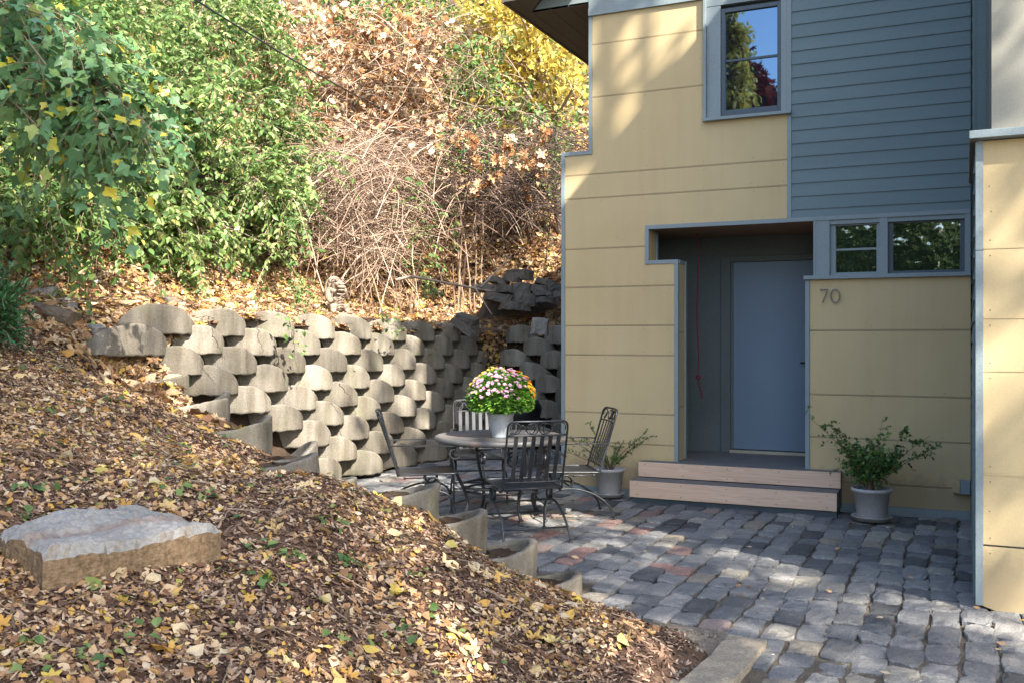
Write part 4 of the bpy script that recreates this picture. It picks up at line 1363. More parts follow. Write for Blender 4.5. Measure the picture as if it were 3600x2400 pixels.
def make_chair():
    root = empty('patio_chair')
    # +x is the way the chair faces
    W = 0.245
    SZ = 0.415
    s = MB()
    s.tube(smooth_path([(-.25, -W, SZ), (.25, -W-.005, SZ+.012), (.265, -W, SZ+.012), (.265, W, SZ+.012), (.25, W+.005, SZ+.012), (-.25, W, SZ)], 60, 1), 0.0085, 8)
    s.tube([(-.25, W, SZ), (-.25, -W, SZ)], 0.0085, 8)
    s.build('seat_frame', M['iron'], root, smooth=True)
    sm = MB()
    g = 15
    V = [(-.25+.51*i/g, -W+2*W*j/g, SZ+.012*i/g-0.016*math.sin(PI*i/g)*math.sin(PI*j/g)) for i in range(g+1) for j in range(g+1)]
    F = [(i*(g+1)+j, (i+1)*(g+1)+j, (i+1)*(g+1)+j+1, i*(g+1)+j+1) for i in range(g) for j in range(g)]
    sm.add(V, F)
    V2 = [(x, y, z-0.004) for x, y, z in V]
    sm.add(V2, [f[::-1] for f in F])
    sm.build('seat', M['iron'], root, smooth=True)
    # back plane: leaning, gently bowed
    def B(y, h):
        """h from 0 (seat) to 1 (top)"""
        x = -.25-0.015*math.sin(h*3)-0.155*h**1.25
        x -= 0.035*h*(1-(y/W)**2)*1.0
        return (x, y, SZ+0.545*h)
    bf = MB()
    path = [B(-W, h) for h in np.linspace(0, .93, 12)]+[B(-W+.012, .975), B(-W+.035, 1.0)]+[B(y, 1.0) for y in np.linspace(-W+.06, W-.06, 9)]+[B(W-.035, 1.0), B(W-.012, .975)]+[B(W, h) for h in np.linspace(.93, 0, 12)]
    bf.tube(smooth_path(path, 90, 1), 0.0085, 8)
    for h in (.10, .795):
        bf.tube([B(y, h) for y in np.linspace(-W, W, 9)], 0.0075, 8)
    bf.build('back_frame', M['iron'], root, smooth=True)
    for i in range(6):
        y = -W+2*W*(i+1)/7
        sl = MB(); sl.strip([B(y*(1-.03*(1-h)), h) for h in np.linspace(.10, .795, 8)], (0, .0165, 0), 0.004)
        sl.build('slat', M['iron'], root)
    sc_ = MB()
    def Q(y, z): return B(y, .795+.205*z)
    def curl(y0, dr):
        # S scroll: loop, sweep, loop
        pts = []
        for a in np.linspace(0.3, -1.55*PI, 22):
            r = .042*(1-0.0*a)
            pts.append((y0+dr*(.047+r*math.cos(a+PI)*0.98), .5+.40*math.sin(a+PI)))
        pts += [(y0+dr*.10, .80), (y0+dr*.125, .45), (y0+dr*.155, .12)]
        for a in np.linspace(-PI/2, PI*0.75, 14):
            pts.append((y0+dr*(.165+.036*math.cos(a)), .48+.38*math.sin(a)))
        return pts
    for dr in (1, -1):
        pts = [Q(y, z) for y, z in curl(-dr*(W-.012), dr)]
        sc_.tube(smooth_path(pts, 70, 2), 0.0045, 6)
        pts = [Q(dr*(.004+.038*(1-math.cos(a))), .5+.40*math.sin(a)) for a in np.linspace(-2.6, 2.4, 20)]
        sc_.tube(pts, 0.0045, 6)
    sc_.build('scrollwork', M['iron'], root, smooth=True)
    for sd in (-1, 1):
        ar = MB()
        y = sd*W
        b = B(y, .47)
        pts = [b, (b[0]+.10, sd*(W+.02), b[2]+.004), (-.02, sd*(W+.035), b[2]+.002), (.16, sd*(W+.035), b[2]), (.24, sd*(W+.035), b[2]-.004)]
        c0 = (.24, b[2]-.064)
        for a in np.linspace(PI/2, -1.65*PI, 30):
            r = .060-.026*(PI/2-a)/(2.15*PI)
            pts.append((c0[0]+r*math.cos(a), sd*(W+.035), c0[1]+r*math.sin(a)))
        ar.strip(smooth_path(pts, 90, 1), (0, .0155, 0), 0.0085)
        ar.build('arm', M['iron'], root)
        st = MB(); st.tube(smooth_path([(.225, sd*(W+.035), b[2]-.118), (.235, sd*(W+.03), b[2]-.17), (.24, sd*(W+.005), SZ+.02)], 16, 1), 0.0075, 8)
        st.build('arm_post', M['iron'], root, smooth=True)
        lg = MB()
        yl = sd*(W+.015)
        pts = [(.245, yl, .008), (.245, yl, .12), (.225, yl, .21), (.17, yl, .262), (.08, yl, .280), (-.05, yl, .275), (-.18, yl, .235), (-.29, yl, .165), (-.355, yl+sd*.01, .08), (-.375, yl+sd*.012, .008)]
        lg.tube(smooth_path(pts, 50, 3), 0.0095, 8)
        cpts = [(.055+.058*math.cos(a), yl-sd*.012, .338+.058*math.sin(a)) for a in np.arange(26)*2*PI/26]
        lg.tube(cpts, 0.0085, 8, True)
        lg.tube([(.055+.05*math.cos(a), yl-sd*.026, .338+.055*math.sin(a)) for a in np.arange(26)*2*PI/26], 0.0085, 8, True)
        lg.build('spring_leg', M['iron'], root, smooth=True)
        for x in (.245, -.375):
            ft = MB(); ft.lathe([(.001, 0), (.019, 0), (.021, .006), (.016, .013), (.001, .015)], (x, yl+(sd*.012 if x < 0 else 0), 0), 14)
            ft.build('foot', M['iron'], root, smooth=True)
        rod = MB(); rod.tube([(-.20, yl-sd*.01, .392), (.06, yl-sd*.01, .394)], 0.006, 8); rod.tube([(-.20, yl-sd*.01, .392), (-.18, yl-sd*.01, .392)], 0.012, 8); rod.tube([(-.03, yl-sd*.01, .393), (-.01, yl-sd*.01, .393)], 0.012, 8)
        rod.build('hinge_rod', M['iron'], root, smooth=True)
    cr = MB()
    Y = W+.02
    cr.tube([(-.335, -Y, .115), (-.335, Y, .115)], 0.0075, 8)
    cr.tube([(.243, -Y, .14), (.243, Y, .14)], 0.0075, 8)
    cr.tube([(-.0, -Y, .281), (-.0, Y, .281)], 0.0075, 8)
    cr.build('stretcher', M['iron'], root, smooth=True)
    return root
chair = make_chair()
CH = [((-3.28, -2.40), (-.66, .75), 'black iron chair with its back to the viewer, nearest of the four around the table'),
      ((-3.29, -1.42), (-.835, -.55), 'black iron chair beside the small potted shrub, seen side on and facing left'),
      ((-4.38, -2.08), (.85, .53), 'black iron chair seen side on behind the planters, facing right to the table'),
      ((-4.42, -0.95), (.50, -.86), 'black iron chair partly hidden behind the table top and flowers')]
for i, (p, f, lab) in enumerate(CH):
    o = chair if i == 0 else copy_tree(chair)
    o.location = (p[0], p[1], 0.002)
    o.rotation_euler = (0, 0, math.atan2(f[1], f[0]))
    tag(o, lab, 'chair', 'patio chairs around the table')

# ================================================================== POTTED PLANTS
def leaf_ovate(fold=0.12, droop=0.15, wid=0.5):
    """leaf along +x, unit length; two halves folded at the midrib"""
    xs = [0, .3, .65, 1.0]
    wd = [0, wid*.5, wid*.42, 0]
    V = []
    for x, q in zip(xs, wd):
        z = -droop*x*x
        V += [(x, 0, z)]
    V += [(.3, wd[1], -droop*.09+fold*wd[1]*2), (.65, wd[2], -droop*.42+fold*wd[2]*2), (.3, -wd[1], -droop*.09+fold*wd[1]*2), (.65, -wd[2], -droop*.42+fold*wd[2]*2)]
    F = [(0, 1, 4, 4), (1, 2, 5, 4), (2, 3, 5, 5), (0, 6, 1, 1), (1, 6, 7, 2), (2, 7, 3, 3)]
    F = [(0, 1, 4), (1, 2, 5), (1, 5, 4), (2, 3, 5), (0, 6, 1), (1, 6, 7), (1, 7, 2), (2, 7, 3)]
    return np.array(V, float), np.array(F)
def leaf_lobed(lobes=5, fold=0.1, curl=0.15):
    """lobed leaf along +x"""
    ang = np.linspace(-2.55, 2.55, 17 if lobes == 3 else 25)
    k = 4 if lobes == 3 else 6
    out = []
    for a in ang:
        r = (.37+.10*math.cos(k*a))*(1-.06*abs(a)) if lobes == 3 else (.36+.13*math.cos(k*a))*(1-.08*abs(a))
        if abs(a) < .05: r += .08
        out.append((0.38+r*math.cos(a), r*math.sin(a)*(.92 if lobes == 3 else 1.0)))
    V = [(0.34, 0, 0.0)]+[(x, y, fold*abs(y)-curl*((x-.3)**2+y*y)) for x, y in out]+[(0.04, 0, 0)]
    n = len(V)-1
    F = [(0, i, i+1) for i in range(1, n)]+[(0, n, 1)]
    return np.array(V, float), np.array(F)
LO = leaf_ovate(); LO2 = leaf_ovate(.2, .35, .62); LN = leaf_ovate(.1, .1, .28); LL = leaf_lobed(5); LM = leaf_lobed(3, .12, .2)

def rand_dirs(n, g=rng):
    v = g.standard_normal((n, 3)); return nrm(v)

def pot(name, mat, r0, r1, h, saucer, parent=None, lip=0.035, rim=0.014):
    mb = MB()
    mb.lathe([(0.001, .012), (r0, .012), (r0+.004, .018), (r1-.006, h-lip), (r1+rim*.3, h-lip+.001), (r1+rim, h-lip+.008), (r1+rim, h-.005), (r1+rim-.006, h), (r1-.004, h-.002), (r1-.012, h-.05), (.001, h-.055)], seg=40)
    o = mb.build(name, [mat], parent, smooth=True)
    return o

def bushy(root, base, nst, hgt, spread, lt, lsize, ltpl, matleaf, matstem, per, arch=0.3, seed=0, twigs=6, up=0.8, name='foliage', stemr=0.006, extra=None):
    g = np.random.default_rng(seed)
    st = []; tw = []; LP = []; LD = []
    for i in range(nst):
        a = g.uniform(0, 2*PI); sp = spread*math.sqrt(g.uniform(.05, 1)); hh = hgt*g.uniform(.6, 1.05)
        if extra and i < len(extra): a, sp, hh = extra[i]
        t = np.linspace(0, 1, 8)
        p = np.stack([base[0]+math.cos(a)*sp*(t**1.2)+.01*np.sin(5*t+i), base[1]+math.sin(a)*sp*(t**1.2), base[2]+hh*(t*(1+arch)-arch*t*t)/1.0], 1)
        st.append(p)
        for k in range(twigs):
            s = g.uniform(.3, 1.0); j = s*7; j0 = min(6, int(j)); q = p[j0]*(1-(j-j0))+p[j0+1]*(j-j0)
            d = nrm(np.array([math.cos(a), math.sin(a), up])*.5+g.standard_normal(3)*.6+np.array([0, 0, .3]))
            ln = hgt*g.uniform(.10, .32)
            tt = np.linspace(0, 1, 5)[:, None]
            w = q+d*ln*tt+np.array([0, 0, -1.0])*ln*.25*tt**2
            tw.append(w)
            m = max(3, int(ln/lt))
            for ss in np.linspace(.1, 1, m):
                jj = ss*4; k0 = min(3, int(jj)); pp = w[k0]*(1-(jj-k0))+w[k0+1]*(jj-k0)
                for _ in range(per):
                    LP.append(pp); LD.append(nrm(d*.4+g.standard_normal(3)*.7+np.array([0, 0, .15])))
    mb = MB()
    st = np.array(st); tw = np.array(tw)
    tubes_np(mb, st, np.tile(np.linspace(stemr, stemr*.35, 8), (len(st), 1)), 5)
    tubes_np(mb, tw, np.tile(np.linspace(stemr*.4, stemr*.15, 5), (len(tw), 1)), 3)
    mb.build('stems', matstem, root)
    LP = np.array(LP); LD = np.array(LD)
    up_ = nrm(np.array([0, 0, 1.0])+.5*g.standard_normal((len(LP), 3)))
    lb = MB()
    scatter(lb, ltpl[0], ltpl[1], LP, frames(LD, up_), lsize*g.uniform(.6, 1.2, len(LP)))
    return lb.build(name, matleaf, root)

# cotoneaster beside the steps
pl = empty('potted_shrub', (-3.31, -0.20, 0))
tag(pl, 'small shrub with red berries in a grey pot left of the steps', 'potted plant')
pot('pot', M['potgrey'], .105, .148, .285, True, pl)
mb = MB(); mb.lathe([(.001, 0), (.135, 0), (.152, .028), (.157, .030), (.157, .034), (.148, .034), (.136, .010), (.001, .010)], seg=40); mb.build('saucer', M['potgrey'], pl, smooth=True)
mb = MB(); mb.lathe([(.138, .232), (.07, .245), (.001, .25)], seg=20); mb.build('soil', M['soil'], pl)
bushy(pl, (0, 0, .23), 15, .34, .26, .016, .022, LO, M['ivyleaf'], M['bark'], 3, .15, 3, 9, stemr=.005,
      extra=[(PI+.5, .50, .42), (PI+.2, .42, .20), (.3, .45, .40), (.2, .36, .42), (PI+.4, .22, .52)])
mb = MB()
for i in range(16):
    a = R.uniform(0, 6.28); r = R.uniform(.05, .2); mb.ball((r*math.cos(a), r*math.sin(a), R.uniform(.3, .48)), .0055, 6, 4)
mb.build('berries', M['berry'], pl, smooth=True)

# ivy by the right wall
pl = empty('potted_ivy', (-0.765, -0.475, 0))
tag(pl, 'sprawling leafy ivy in a grey pot right of the steps, below the house number', 'potted plant')
pot('pot', M['potgrey'], .118, .160, .285, True, pl)
mb = MB(); mb.lathe([(.001, 0), (.145, 0), (.168, .032), (.173, .034), (.173, .039), (.163, .038), (.146, .012), (.001, .012)], seg=40); mb.build('saucer', M['potgrey'], pl, smooth=True)
mb = MB(); mb.lathe([(.150, .232), (.07, .245), (.001, .25)], seg=20); mb.build('soil', M['soil'], pl)
bushy(pl, (0, 0, .23), 36, .40, .30, .022, .040, LM, M['ivyleaf'], M['twig'], 2, .2, 4, 14, stemr=.0045,
      extra=[(PI+.25, .56, .70), (PI+.1, .36, .62), (.2, .52, .42), (.3, .48, .52), (.1, .30, .60), (PI+.3, .28, .58), (.0, .1, .66)])

# chrysanthemum on the table
mum = empty('potted_chrysanthemum', (TX, TY, 0.7075))
tag(mum, 'dome of pink, yellow and orange chrysanthemums in a pale pot on the table', 'potted plant')
mb = MB(); mb.lathe([(.001, 0), (.080, 0), (.083, .006), (.076, .016), (.090, .045), (.108, .10), (.116, .165), (.118, .195), (.124, .200), (.124, .218), (.114, .218), (.108, .19), (.001, .185)], seg=44)
mb.build('pot', M['potwhite'], mum, smooth=True)
g = np.random.default_rng(21)
cz = 0.36
n = 2600
d = rand_dirs(n, g); d[:, 2] = np.abs(d[:, 2])*1.15-0.50
d = nrm(d)
rad_ = g.uniform(.45, 1.0, n)**.45
P = np.stack([d[:, 0]*.285*rad_, d[:, 1]*.285*rad_, cz+d[:, 2]*.235*rad_-0.01], 1)
P = P[P[:, 2] > 0.215]
lb = MB()
dd = nrm(np.stack([P[:, 0], P[:, 1], (P[:, 2]-.30)], 1)+g.standard_normal(P.shape)*.08+np.array([0, 0, -.05]))
scatter(lb, LM[0], LM[1], P, frames(dd, nrm(np.array([0, 0, 1.0])+.5*g.standard_normal(P.shape))), g.uniform(.035, .075, len(P)))
lb.build('foliage', M['mumleaf'], mum)
sb_ = MB(); 
sp = []
for i in range(240):
    q = rand_dirs(1, g)[0]; q[2] = abs(q[2])*.9-.15; q = q/np.linalg.norm(q)
    e = np.array([q[0]*.285, q[1]*.285, cz+q[2]*.25])
    s0 = np.array([q[0]*.05, q[1]*.05, .20])
    t = np.linspace(0, 1, 5)[:, None]
    sp.append(s0*(1-t)+e*t+np.array([0, 0, .03])*np.sin(PI*t))
tubes_np(sb_, np.array(sp), np.full((len(sp), 5), .0016), 3); sb_.build('stems', M['mumleaf'], mum)
def bloom_tpl(seed):
    gg = np.random.default_rng(seed)
    V = []; F = []
    for ringi, (nr, r, el) in enumerate(((13, 1.0, .12), (11, .8, .45), (8, .5, .9))):
        for k in range(nr):
            a = 2*PI*k/nr+ringi*.3+gg.normal(0, .06); rr = r*gg.uniform(.85, 1.1); w_ = .17
            ca, sa = math.cos(a), math.sin(a)
            b = len(V)
            def pt(rho, off, z): return (ca*rho-sa*off, sa*rho+ca*off, z)
            V += [pt(.08, 0, .05*ringi), pt(.6*rr, w_, .6*rr*el), pt(rr, 0, rr*el+.02), pt(.6*rr, -w_, .6*rr*el)]
            F.append((b, b+1, b+2, b+3))
    return np.array(V), np.array(F)
bt = [bloom_tpl(1), bloom_tpl(2)]
groups = {'pink': [], 'orange': [], 'lemon': []}
m = 0
tries = 0
pts = []
while len(pts) < 285 and tries < 9000:
    tries += 1
    q = rand_dirs(1, g)[0]; q[2] = q[2]*1.0
    if q[2] < 0.02: continue
    w_ = 1+.05*math.sin(3*math.atan2(q[1], q[0])+1)+g.normal(0, .03)
    e = np.array([q[0]*.305*w_, q[1]*.305*w_, cz+q[2]*.262*w_])
    if any(np.linalg.norm(e-x) < .0225 for x in pts): continue
    # sides of the plant that carry each colour: pink to the viewer, orange behind right, yellow behind left
    view = np.array([SA, -CA, 0])          # toward the viewer
    right = np.array([CA, SA, 0])
    f = q.dot(view); r_ = q.dot(right)
    if f < -0.02 - 0.15*(1-abs(r_)): c = 'lemon' if r_ < 0.05 else 'orange'
    elif r_ > 0.74 - 0.34*(f < 0.30): c = 'orange'
    elif r_ < -0.55 and f < 0.28: c = 'lemon'
    elif r_ < -0.18 and q[2] > .5 and f < .35: c = 'lemon'
    else: c = 'pink'
    if q[2] < 0.22 and c == 'pink' and g.random() < .55: continue
    pts.append(e); groups[c].append((e, q))
for c, L in groups.items():
    if not L: continue
    fb = MB()
    E_ = np.array([a for a, b in L]); Q_ = nrm(np.array([b for a, b in L])+np.array([0, 0, .55])+g.normal(0, .18, (len(L), 3)))
    xx = nrm(np.cross(Q_, rand_dirs(len(L), g))); yy = np.cross(Q_, xx)
    sz = g.uniform(.0145, .0245, len(L))*np.where(g.random(len(L)) < .15, .55, 1)
    scatter(fb, bt[0][0], bt[0][1], E_, np.stack([xx, yy, Q_], -1), sz)
    fb.build({'pink': 'pink_blooms', 'orange': 'orange_blooms', 'lemon': 'yellow_blooms'}[c], M[c], mum)

# ================================================================== GRILL
gx, gy = -5.10, 1.62
gr = empty('kettle_grill', (gx, gy, 0))
tag(gr, 'black kettle barbecue half hidden behind the chrysanthemum', 'barbecue')
mb = MB(); mb.lathe([(.001, .50), (.10, .505), (.17, .54), (.215, .60), (.232, .68), (.234, .715), (.226, .715)], seg=40); mb.build('bowl', M['black'], gr, smooth=True)
mb = MB(); mb.lathe([(.240, .705), (.242, .716), (.234, .745), (.20, .82), (.13, .875), (.05, .893), (.001, .895)], seg=40); lid = mb.build('lid', M['black'], gr, smooth=True)
mb = MB(); mb.tube([(-.05, 0, .89), (-.05, 0, .925), (.05, 0, .925), (.05, 0, .89)], .008, 8); mb.build('handle', M['black'], lid, smooth=True)
for a in (0.4, 2.5, 4.6):
    mb = MB(); mb.tube([(.16*math.cos(a), .16*math.sin(a), .54), (.27*math.cos(a), .27*math.sin(a), .015)], .010, 8); mb.build('leg', M['alum'], gr, smooth=True)
mb = MB(); mb.lathe([(.001, .28), (.13, .275), (.15, .295), (.145, .295), (.128, .283), (.001, .288)], seg=30); mb.build('ash_catcher', M['alum'], gr, smooth=True)
for a in (2.5, 4.6):
    mb = MB(); c = (.27*math.cos(a), .27*math.sin(a), .075)
    mb.tube([(c[0]+.06*math.cos(t), c[1], c[2]+.06*math.sin(t)) for t in np.arange(20)*2*PI/20], .014, 8, True); mb.build('wheel', M['black'], gr, smooth=True)

# ================================================================== STATUE
p = hit(1180, 1114); p[2] = max(p[2], 1.80)
sx, sy, sz_ = p[0], p[1], p[2]
stt = empty('garden_statue', (sx, sy, sz_))
tag(stt, 'small buff cast stone figure of a squatting beast with hand to mouth above the planters', 'statue')
stt.rotation_euler = (0, 0, math.atan2(-9.65-sy, 0-sx)+0.55)
mb = rough_block(.36, .40, .065, .06, .003, 80, .02, .3); mb.build('base', M['statue'], stt).location = (0.01, 0, -0.02)
# body: one skin grown from joints (x forward, y left, z up)
joints = [(0, 0, .12, .115, .105), (.0, 0, .22, .105, .10), (-.02, 0, .32, .095, .095), (.0, 0, .385, .07, .07), (.03, 0, .455, .092, .088), (.085, 0, .43, .06, .055), (.115, 0, .405, .045, .045),
          (-.01, .10, .335, .052, .052), (.03, .135, .25, .045, .045), (.095, .085, .335, .038, .036), (.115, .055, .375, .03, .03),
          (-.01, -.10, .335, .052, .052), (.02, -.135, .25, .045, .045), (.08, -.10, .18, .036, .036),
          (.04, .085, .12, .062, .06), (.125, .10, .14, .052, .05), (.10, .105, .065, .042, .04), (.155, .105, .06, .036, .028),
          (.04, -.085, .12, .062, .06), (.125, -.10, .14, .052, .05), (.10, -.105, .065, .042, .04), (.155, -.105, .06, .036, .028),
          (.105, 0, .22, .062, .06)]
edges = [(0, 1), (1, 2), (2, 3), (3, 4), (4, 5), (5, 6), (2, 7), (7, 8), (8, 9), (9, 10), (2, 11), (11, 12), (12, 13), (0, 14), (14, 15), (15, 16), (16, 17), (0, 18), (18, 19), (19, 20), (20, 21), (1, 22)]
me = bpy.data.meshes.new('body'); me.from_pydata([j[:3] for j in joints], edges, [])
body = bpy.data.objects.new('body', me); COL.objects.link(body); body.parent = stt
sk = body.modifiers.new('skin', 'SKIN'); sk.use_smooth_shade = True
for i, j in enumerate(joints):
    me.skin_vertices[0].data[i].radius = (j[3], j[4])
me.skin_vertices[0].data[0].use_root = True
ss = body.modifiers.new('subsurf', 'SUBSURF'); ss.levels = 2; ss.render_levels = 2
dtx = bpy.data.textures.new('pits', 'CLOUDS'); dtx.noise_scale = 0.04
dm = body.modifiers.new('displace', 'DISPLACE'); dm.texture = dtx; dm.strength = 0.022; dm.mid_level = 0.5
me.materials.append(M['statue'])
mb = MB()
mb.ball((.145, 0, .385), (.05, .062, .026), 14, 8); mb.ball((.135, 0, .345), (.042, .05, .018), 14, 8)      # jaws
mb.ball((.155, 0, .425), (.026, .04, .022), 10, 6)
mb.build('muzzle', M['statue'], stt, smooth=True)
for s in (-1, 1):
    mb = MB(); mb.ball((.098, s*.042, .475), (.020, .022, .018), 10, 6); mb.tube(smooth_path([(.105, s*.016, .496), (.112, s*.045, .502), (.085, s*.075, .488)], 10, 1), .012, 8); mb.build('brow', M['statue'], stt, smooth=True)
    mb = MB(); mb.ball((.0, s*.088, .475), (.030, .016, .034), 10, 6); mb.build('ear', M['statue'], stt, smooth=True)
mb = MB()
for k in range(7):
    a = -1.1+k*.37
    mb.tube(smooth_path([(-.03, .06*math.sin(a), .53-.02*abs(a)), (-.085, .085*math.sin(a), .47), (-.10, .10*math.sin(a), .36), (-.085, .11*math.sin(a), .28)], 16, 1), .022, 6)
mb.build('mane', M['statue'], stt, smooth=True)
mb = MB()
for k in range(5):
    for s in (-1, 1):
        mb.tube([(.158-.004*k, s*.004, .27-.036*k), (.150-.004*k, s*.045, .245-.036*k)], .006, 6)
mb.tube(smooth_path([(.13, .06, .295), (.168, 0, .285), (.13, -.06, .295)], 12, 1), .009, 6)
mb.build('apron', M['statue'], stt, smooth=True)
mb = MB()
for s in (-1, 1):
    for k in range(4):
        mb.ball((.175, s*.105+(k-1.5)*.021, .048), (.026, .011, .016), 8, 6)
mb.build('toes', M['statue'], stt, smooth=True)
mb = MB(); mb.tube(smooth_path([(-.08, .07, .05), (-.12, .13, .10), (-.11, .145, .19), (-.09, .13, .25)], 16, 1), np.linspace(.04, .028, 16), 10); mb.build('tail', M['statue'], stt, smooth=True)

# ================================================================== CABLE
A = at(640, -30, 11.0); Bq = at(1660, 523, 20.0)
t = np.linspace(0, 1, 40)[:, None]
P = A*(1-t)+Bq*t+np.array([0, 0, -.45])*4*t*(1-t)*0.35
mb = MB(); mb.tube(P, 0.013, 6)
A2 = at(660, -60, 11.0); P2 = A2*(1-t)+Bq*t+np.array([0, 0, -.45])*4*t*(1-t)*0.42
tag(mb.build('utility_cable', M['black'], smooth=True), 'thin black cable sloping down across the hillside brush', 'cable')
# ================================================================== VEGETATION
class Veg:
    def __init__(s, seed):
        s.g = np.random.default_rng(seed)
        s.st = []; s.tw = []; s.lp = []; s.ld = []; s.lu = []
    def stem(s, p):
        s.st.append(p)
def bez(p0, p1, p2, n):
    t = np.linspace(0, 1, n)[:, None]
    return (1-t)**2*p0+2*t*(1-t)*p1+t*t*p2

def shrub(name, label, cat, group, base, tips, stem_mat, leaf_mat, seed, leaf=LO, lsize=.05, spacing=.05, twigs=22, tlen=(.35, .9), droop=.45, stemr=.022, pair=True, K=14, s0=.28, jit=.18, lift=0.5, leafjit=.5):
    """arching stems from base to the given tips, each carrying leafy twigs"""
    g = np.random.default_rng(seed)
    base = np.asarray(base, float)
    root = empty(name, tuple(base))
    tag(root, label, cat, group)
    S = []; T = []; LP = []; LD = []
    for tip in tips:
        tip = np.asarray(tip, float)
        b = base+np.array([g.uniform(-.3, .3), g.uniform(-.3, .3), -.15])
        d = tip-b
        mid = b+d*np.array([.35, .35, 0])+np.array([0, 0, d[2]*.75+lift*np.linalg.norm(d)*.35])+g.normal(0, .15, 3)
        p = bez(b, mid, tip, K)
        p[1:-1] += g.normal(0, .02, (K-2, 3))
        S.append(p)
        for k in range(twigs):
            s = s0+(1-s0)*g.uniform(0, 1)**.8
            j = s*(K-1); j0 = min(K-2, int(j)); f = j-j0
            q = p[j0]*(1-f)+p[j0+1]*f
            tan = nrm(p[j0+1]-p[j0])
            dr = nrm(tan*.55+g.standard_normal(3)*.75+np.array([0, 0, .10]))
            ln = g.uniform(*tlen)
            tt = np.linspace(0, 1, 6)[:, None]
            w = q+dr*ln*tt+np.array([0, 0, -1.0])*ln*droop*tt**2+np.cumsum(g.normal(0, .012*ln, (6, 3)), 0)*(tt > 0)
            T.append(w)
            m = max(3, int(ln/spacing))
            ss = np.linspace(.12, 1, m)
            jj = ss*5; k0 = np.minimum(4, jj.astype(int)); ff = (jj-k0)[:, None]
            pp = w[k0]*(1-ff)+w[k0+1]*ff
            tg = nrm(w[k0+1]-w[k0])
            side = nrm(np.cross(tg, np.array([0, 0, 1.0]))+1e-6)
            for sg in ((1, -1) if pair else (g.choice([-1, 1]),)):
                ld = nrm(tg*.55+side*sg*.8+g.standard_normal(pp.shape)*.25+np.array([0, 0, -.38]))
                LP.append(pp); LD.append(ld)
    S = np.array(S); T = np.array(T)
    mb = MB()
    tubes_np(mb, S, np.tile(np.linspace(stemr, stemr*.25, K), (len(S), 1))*g.uniform(.6, 1.2, (len(S), 1)), 5)
    tubes_np(mb, T, np.tile(np.linspace(stemr*.17, stemr*.08, 6), (len(T), 1)), 3)
    mb.V = [v-base for v in mb.V]
    mb.build('stems', stem_mat, root)
    LP = np.concatenate(LP); LD = np.concatenate(LD)
    up = nrm(np.array([0, 0, 1.0])+leafjit*g.standard_normal(LP.shape))
    lb = MB()
    scatter(lb, leaf[0], leaf[1], LP-base, frames(LD, up), lsize*g.uniform(.55, 1.2, len(LP)))
    lb.build('foliage', leaf_mat, root)
    return root

def tips_px(spec, seed):
    """spec: list of (x0,x1,y0,y1,t0,t1,n): tips spread over a patch of hillside seen between those bounds"""
    g = np.random.default_rng(seed); out = []
    for x0, x1, y0, y1, t0, t1, n in spec:
        for _ in range(n):
            out.append(at(g.uniform(x0, x1), g.uniform(y0, y1), g.uniform(t0, t1)))
    return out
def gbase(px, t):
    q = at(px, 1000, t); return (q[0], q[1], tz(q[0], q[1]))

HS = 'honeysuckle bushes on the left bank'
shrub('honeysuckle_bush', 'tall green bush with shaded hollow base filling the upper left of the bank', 'bush', HS, gbase(150, 12.3),
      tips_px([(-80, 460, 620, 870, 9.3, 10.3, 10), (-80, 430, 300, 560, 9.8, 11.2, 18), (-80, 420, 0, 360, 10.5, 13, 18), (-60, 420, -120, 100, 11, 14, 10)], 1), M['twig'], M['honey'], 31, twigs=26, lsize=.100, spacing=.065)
shrub('honeysuckle_bush', 'green arching bush drooping toward the top left planters', 'bush', HS, gbase(620, 15.0),
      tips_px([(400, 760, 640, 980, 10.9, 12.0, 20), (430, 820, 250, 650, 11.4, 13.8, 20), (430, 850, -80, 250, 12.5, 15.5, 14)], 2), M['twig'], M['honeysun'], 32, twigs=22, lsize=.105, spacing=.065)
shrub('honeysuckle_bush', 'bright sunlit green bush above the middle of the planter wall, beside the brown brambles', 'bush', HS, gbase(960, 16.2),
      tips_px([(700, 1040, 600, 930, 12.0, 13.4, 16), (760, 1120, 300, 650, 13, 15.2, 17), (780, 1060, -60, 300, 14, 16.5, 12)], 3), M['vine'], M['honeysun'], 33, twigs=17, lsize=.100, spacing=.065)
shrub('honeysuckle_bush', 'dark green bush far up behind the other bushes at the top left', 'bush', HS, gbase(450, 20),
      tips_px([(0, 900, -150, 300, 17, 20, 26)], 4), M['twig'], M['honey'], 34, twigs=22, lsize=.07, spacing=.07, tlen=(.5, 1.2))
shrub('honeysuckle_bush', 'thin green bush on the slope between the brambles and the house corner', 'bush', HS, gbase(1830, 19.5),
      tips_px([(1720, 2010, 360, 620, 17, 19, 10), (1800, 2020, 520, 800, 17, 18.5, 6)], 5), M['twig'], M['honey'], 35, twigs=16, lsize=.06, spacing=.07)
shrub('green_sapling', 'small sapling with green leaf clusters among the brown brambles', 'sapling', None, gbase(1450, 15.6),
      tips_px([(1380, 1480, 600, 700, 14, 14.6, 3), (1480, 1620, 690, 800, 14, 14.8, 4), (1400, 1560, 840, 960, 14.4, 15, 2)], 6), M['vine'], M['honey'], 36, twigs=5, lsize=.085, spacing=.085, tlen=(.2, .4), stemr=.012)
shrub('green_sapling', 'green compound-leaved sapling in front of the orange leaves, left of the house eave', 'sapling', None, gbase(1640, 16.5),
      tips_px([(1600, 1770, 360, 480, 15, 15.6, 6), (1540, 1640, 430, 520, 15, 15.5, 2)], 7), M['vine'], M['ivyleaf'], 37, twigs=5, lsize=.10, spacing=.075, tlen=(.3, .5), stemr=.012, leaf=LN)
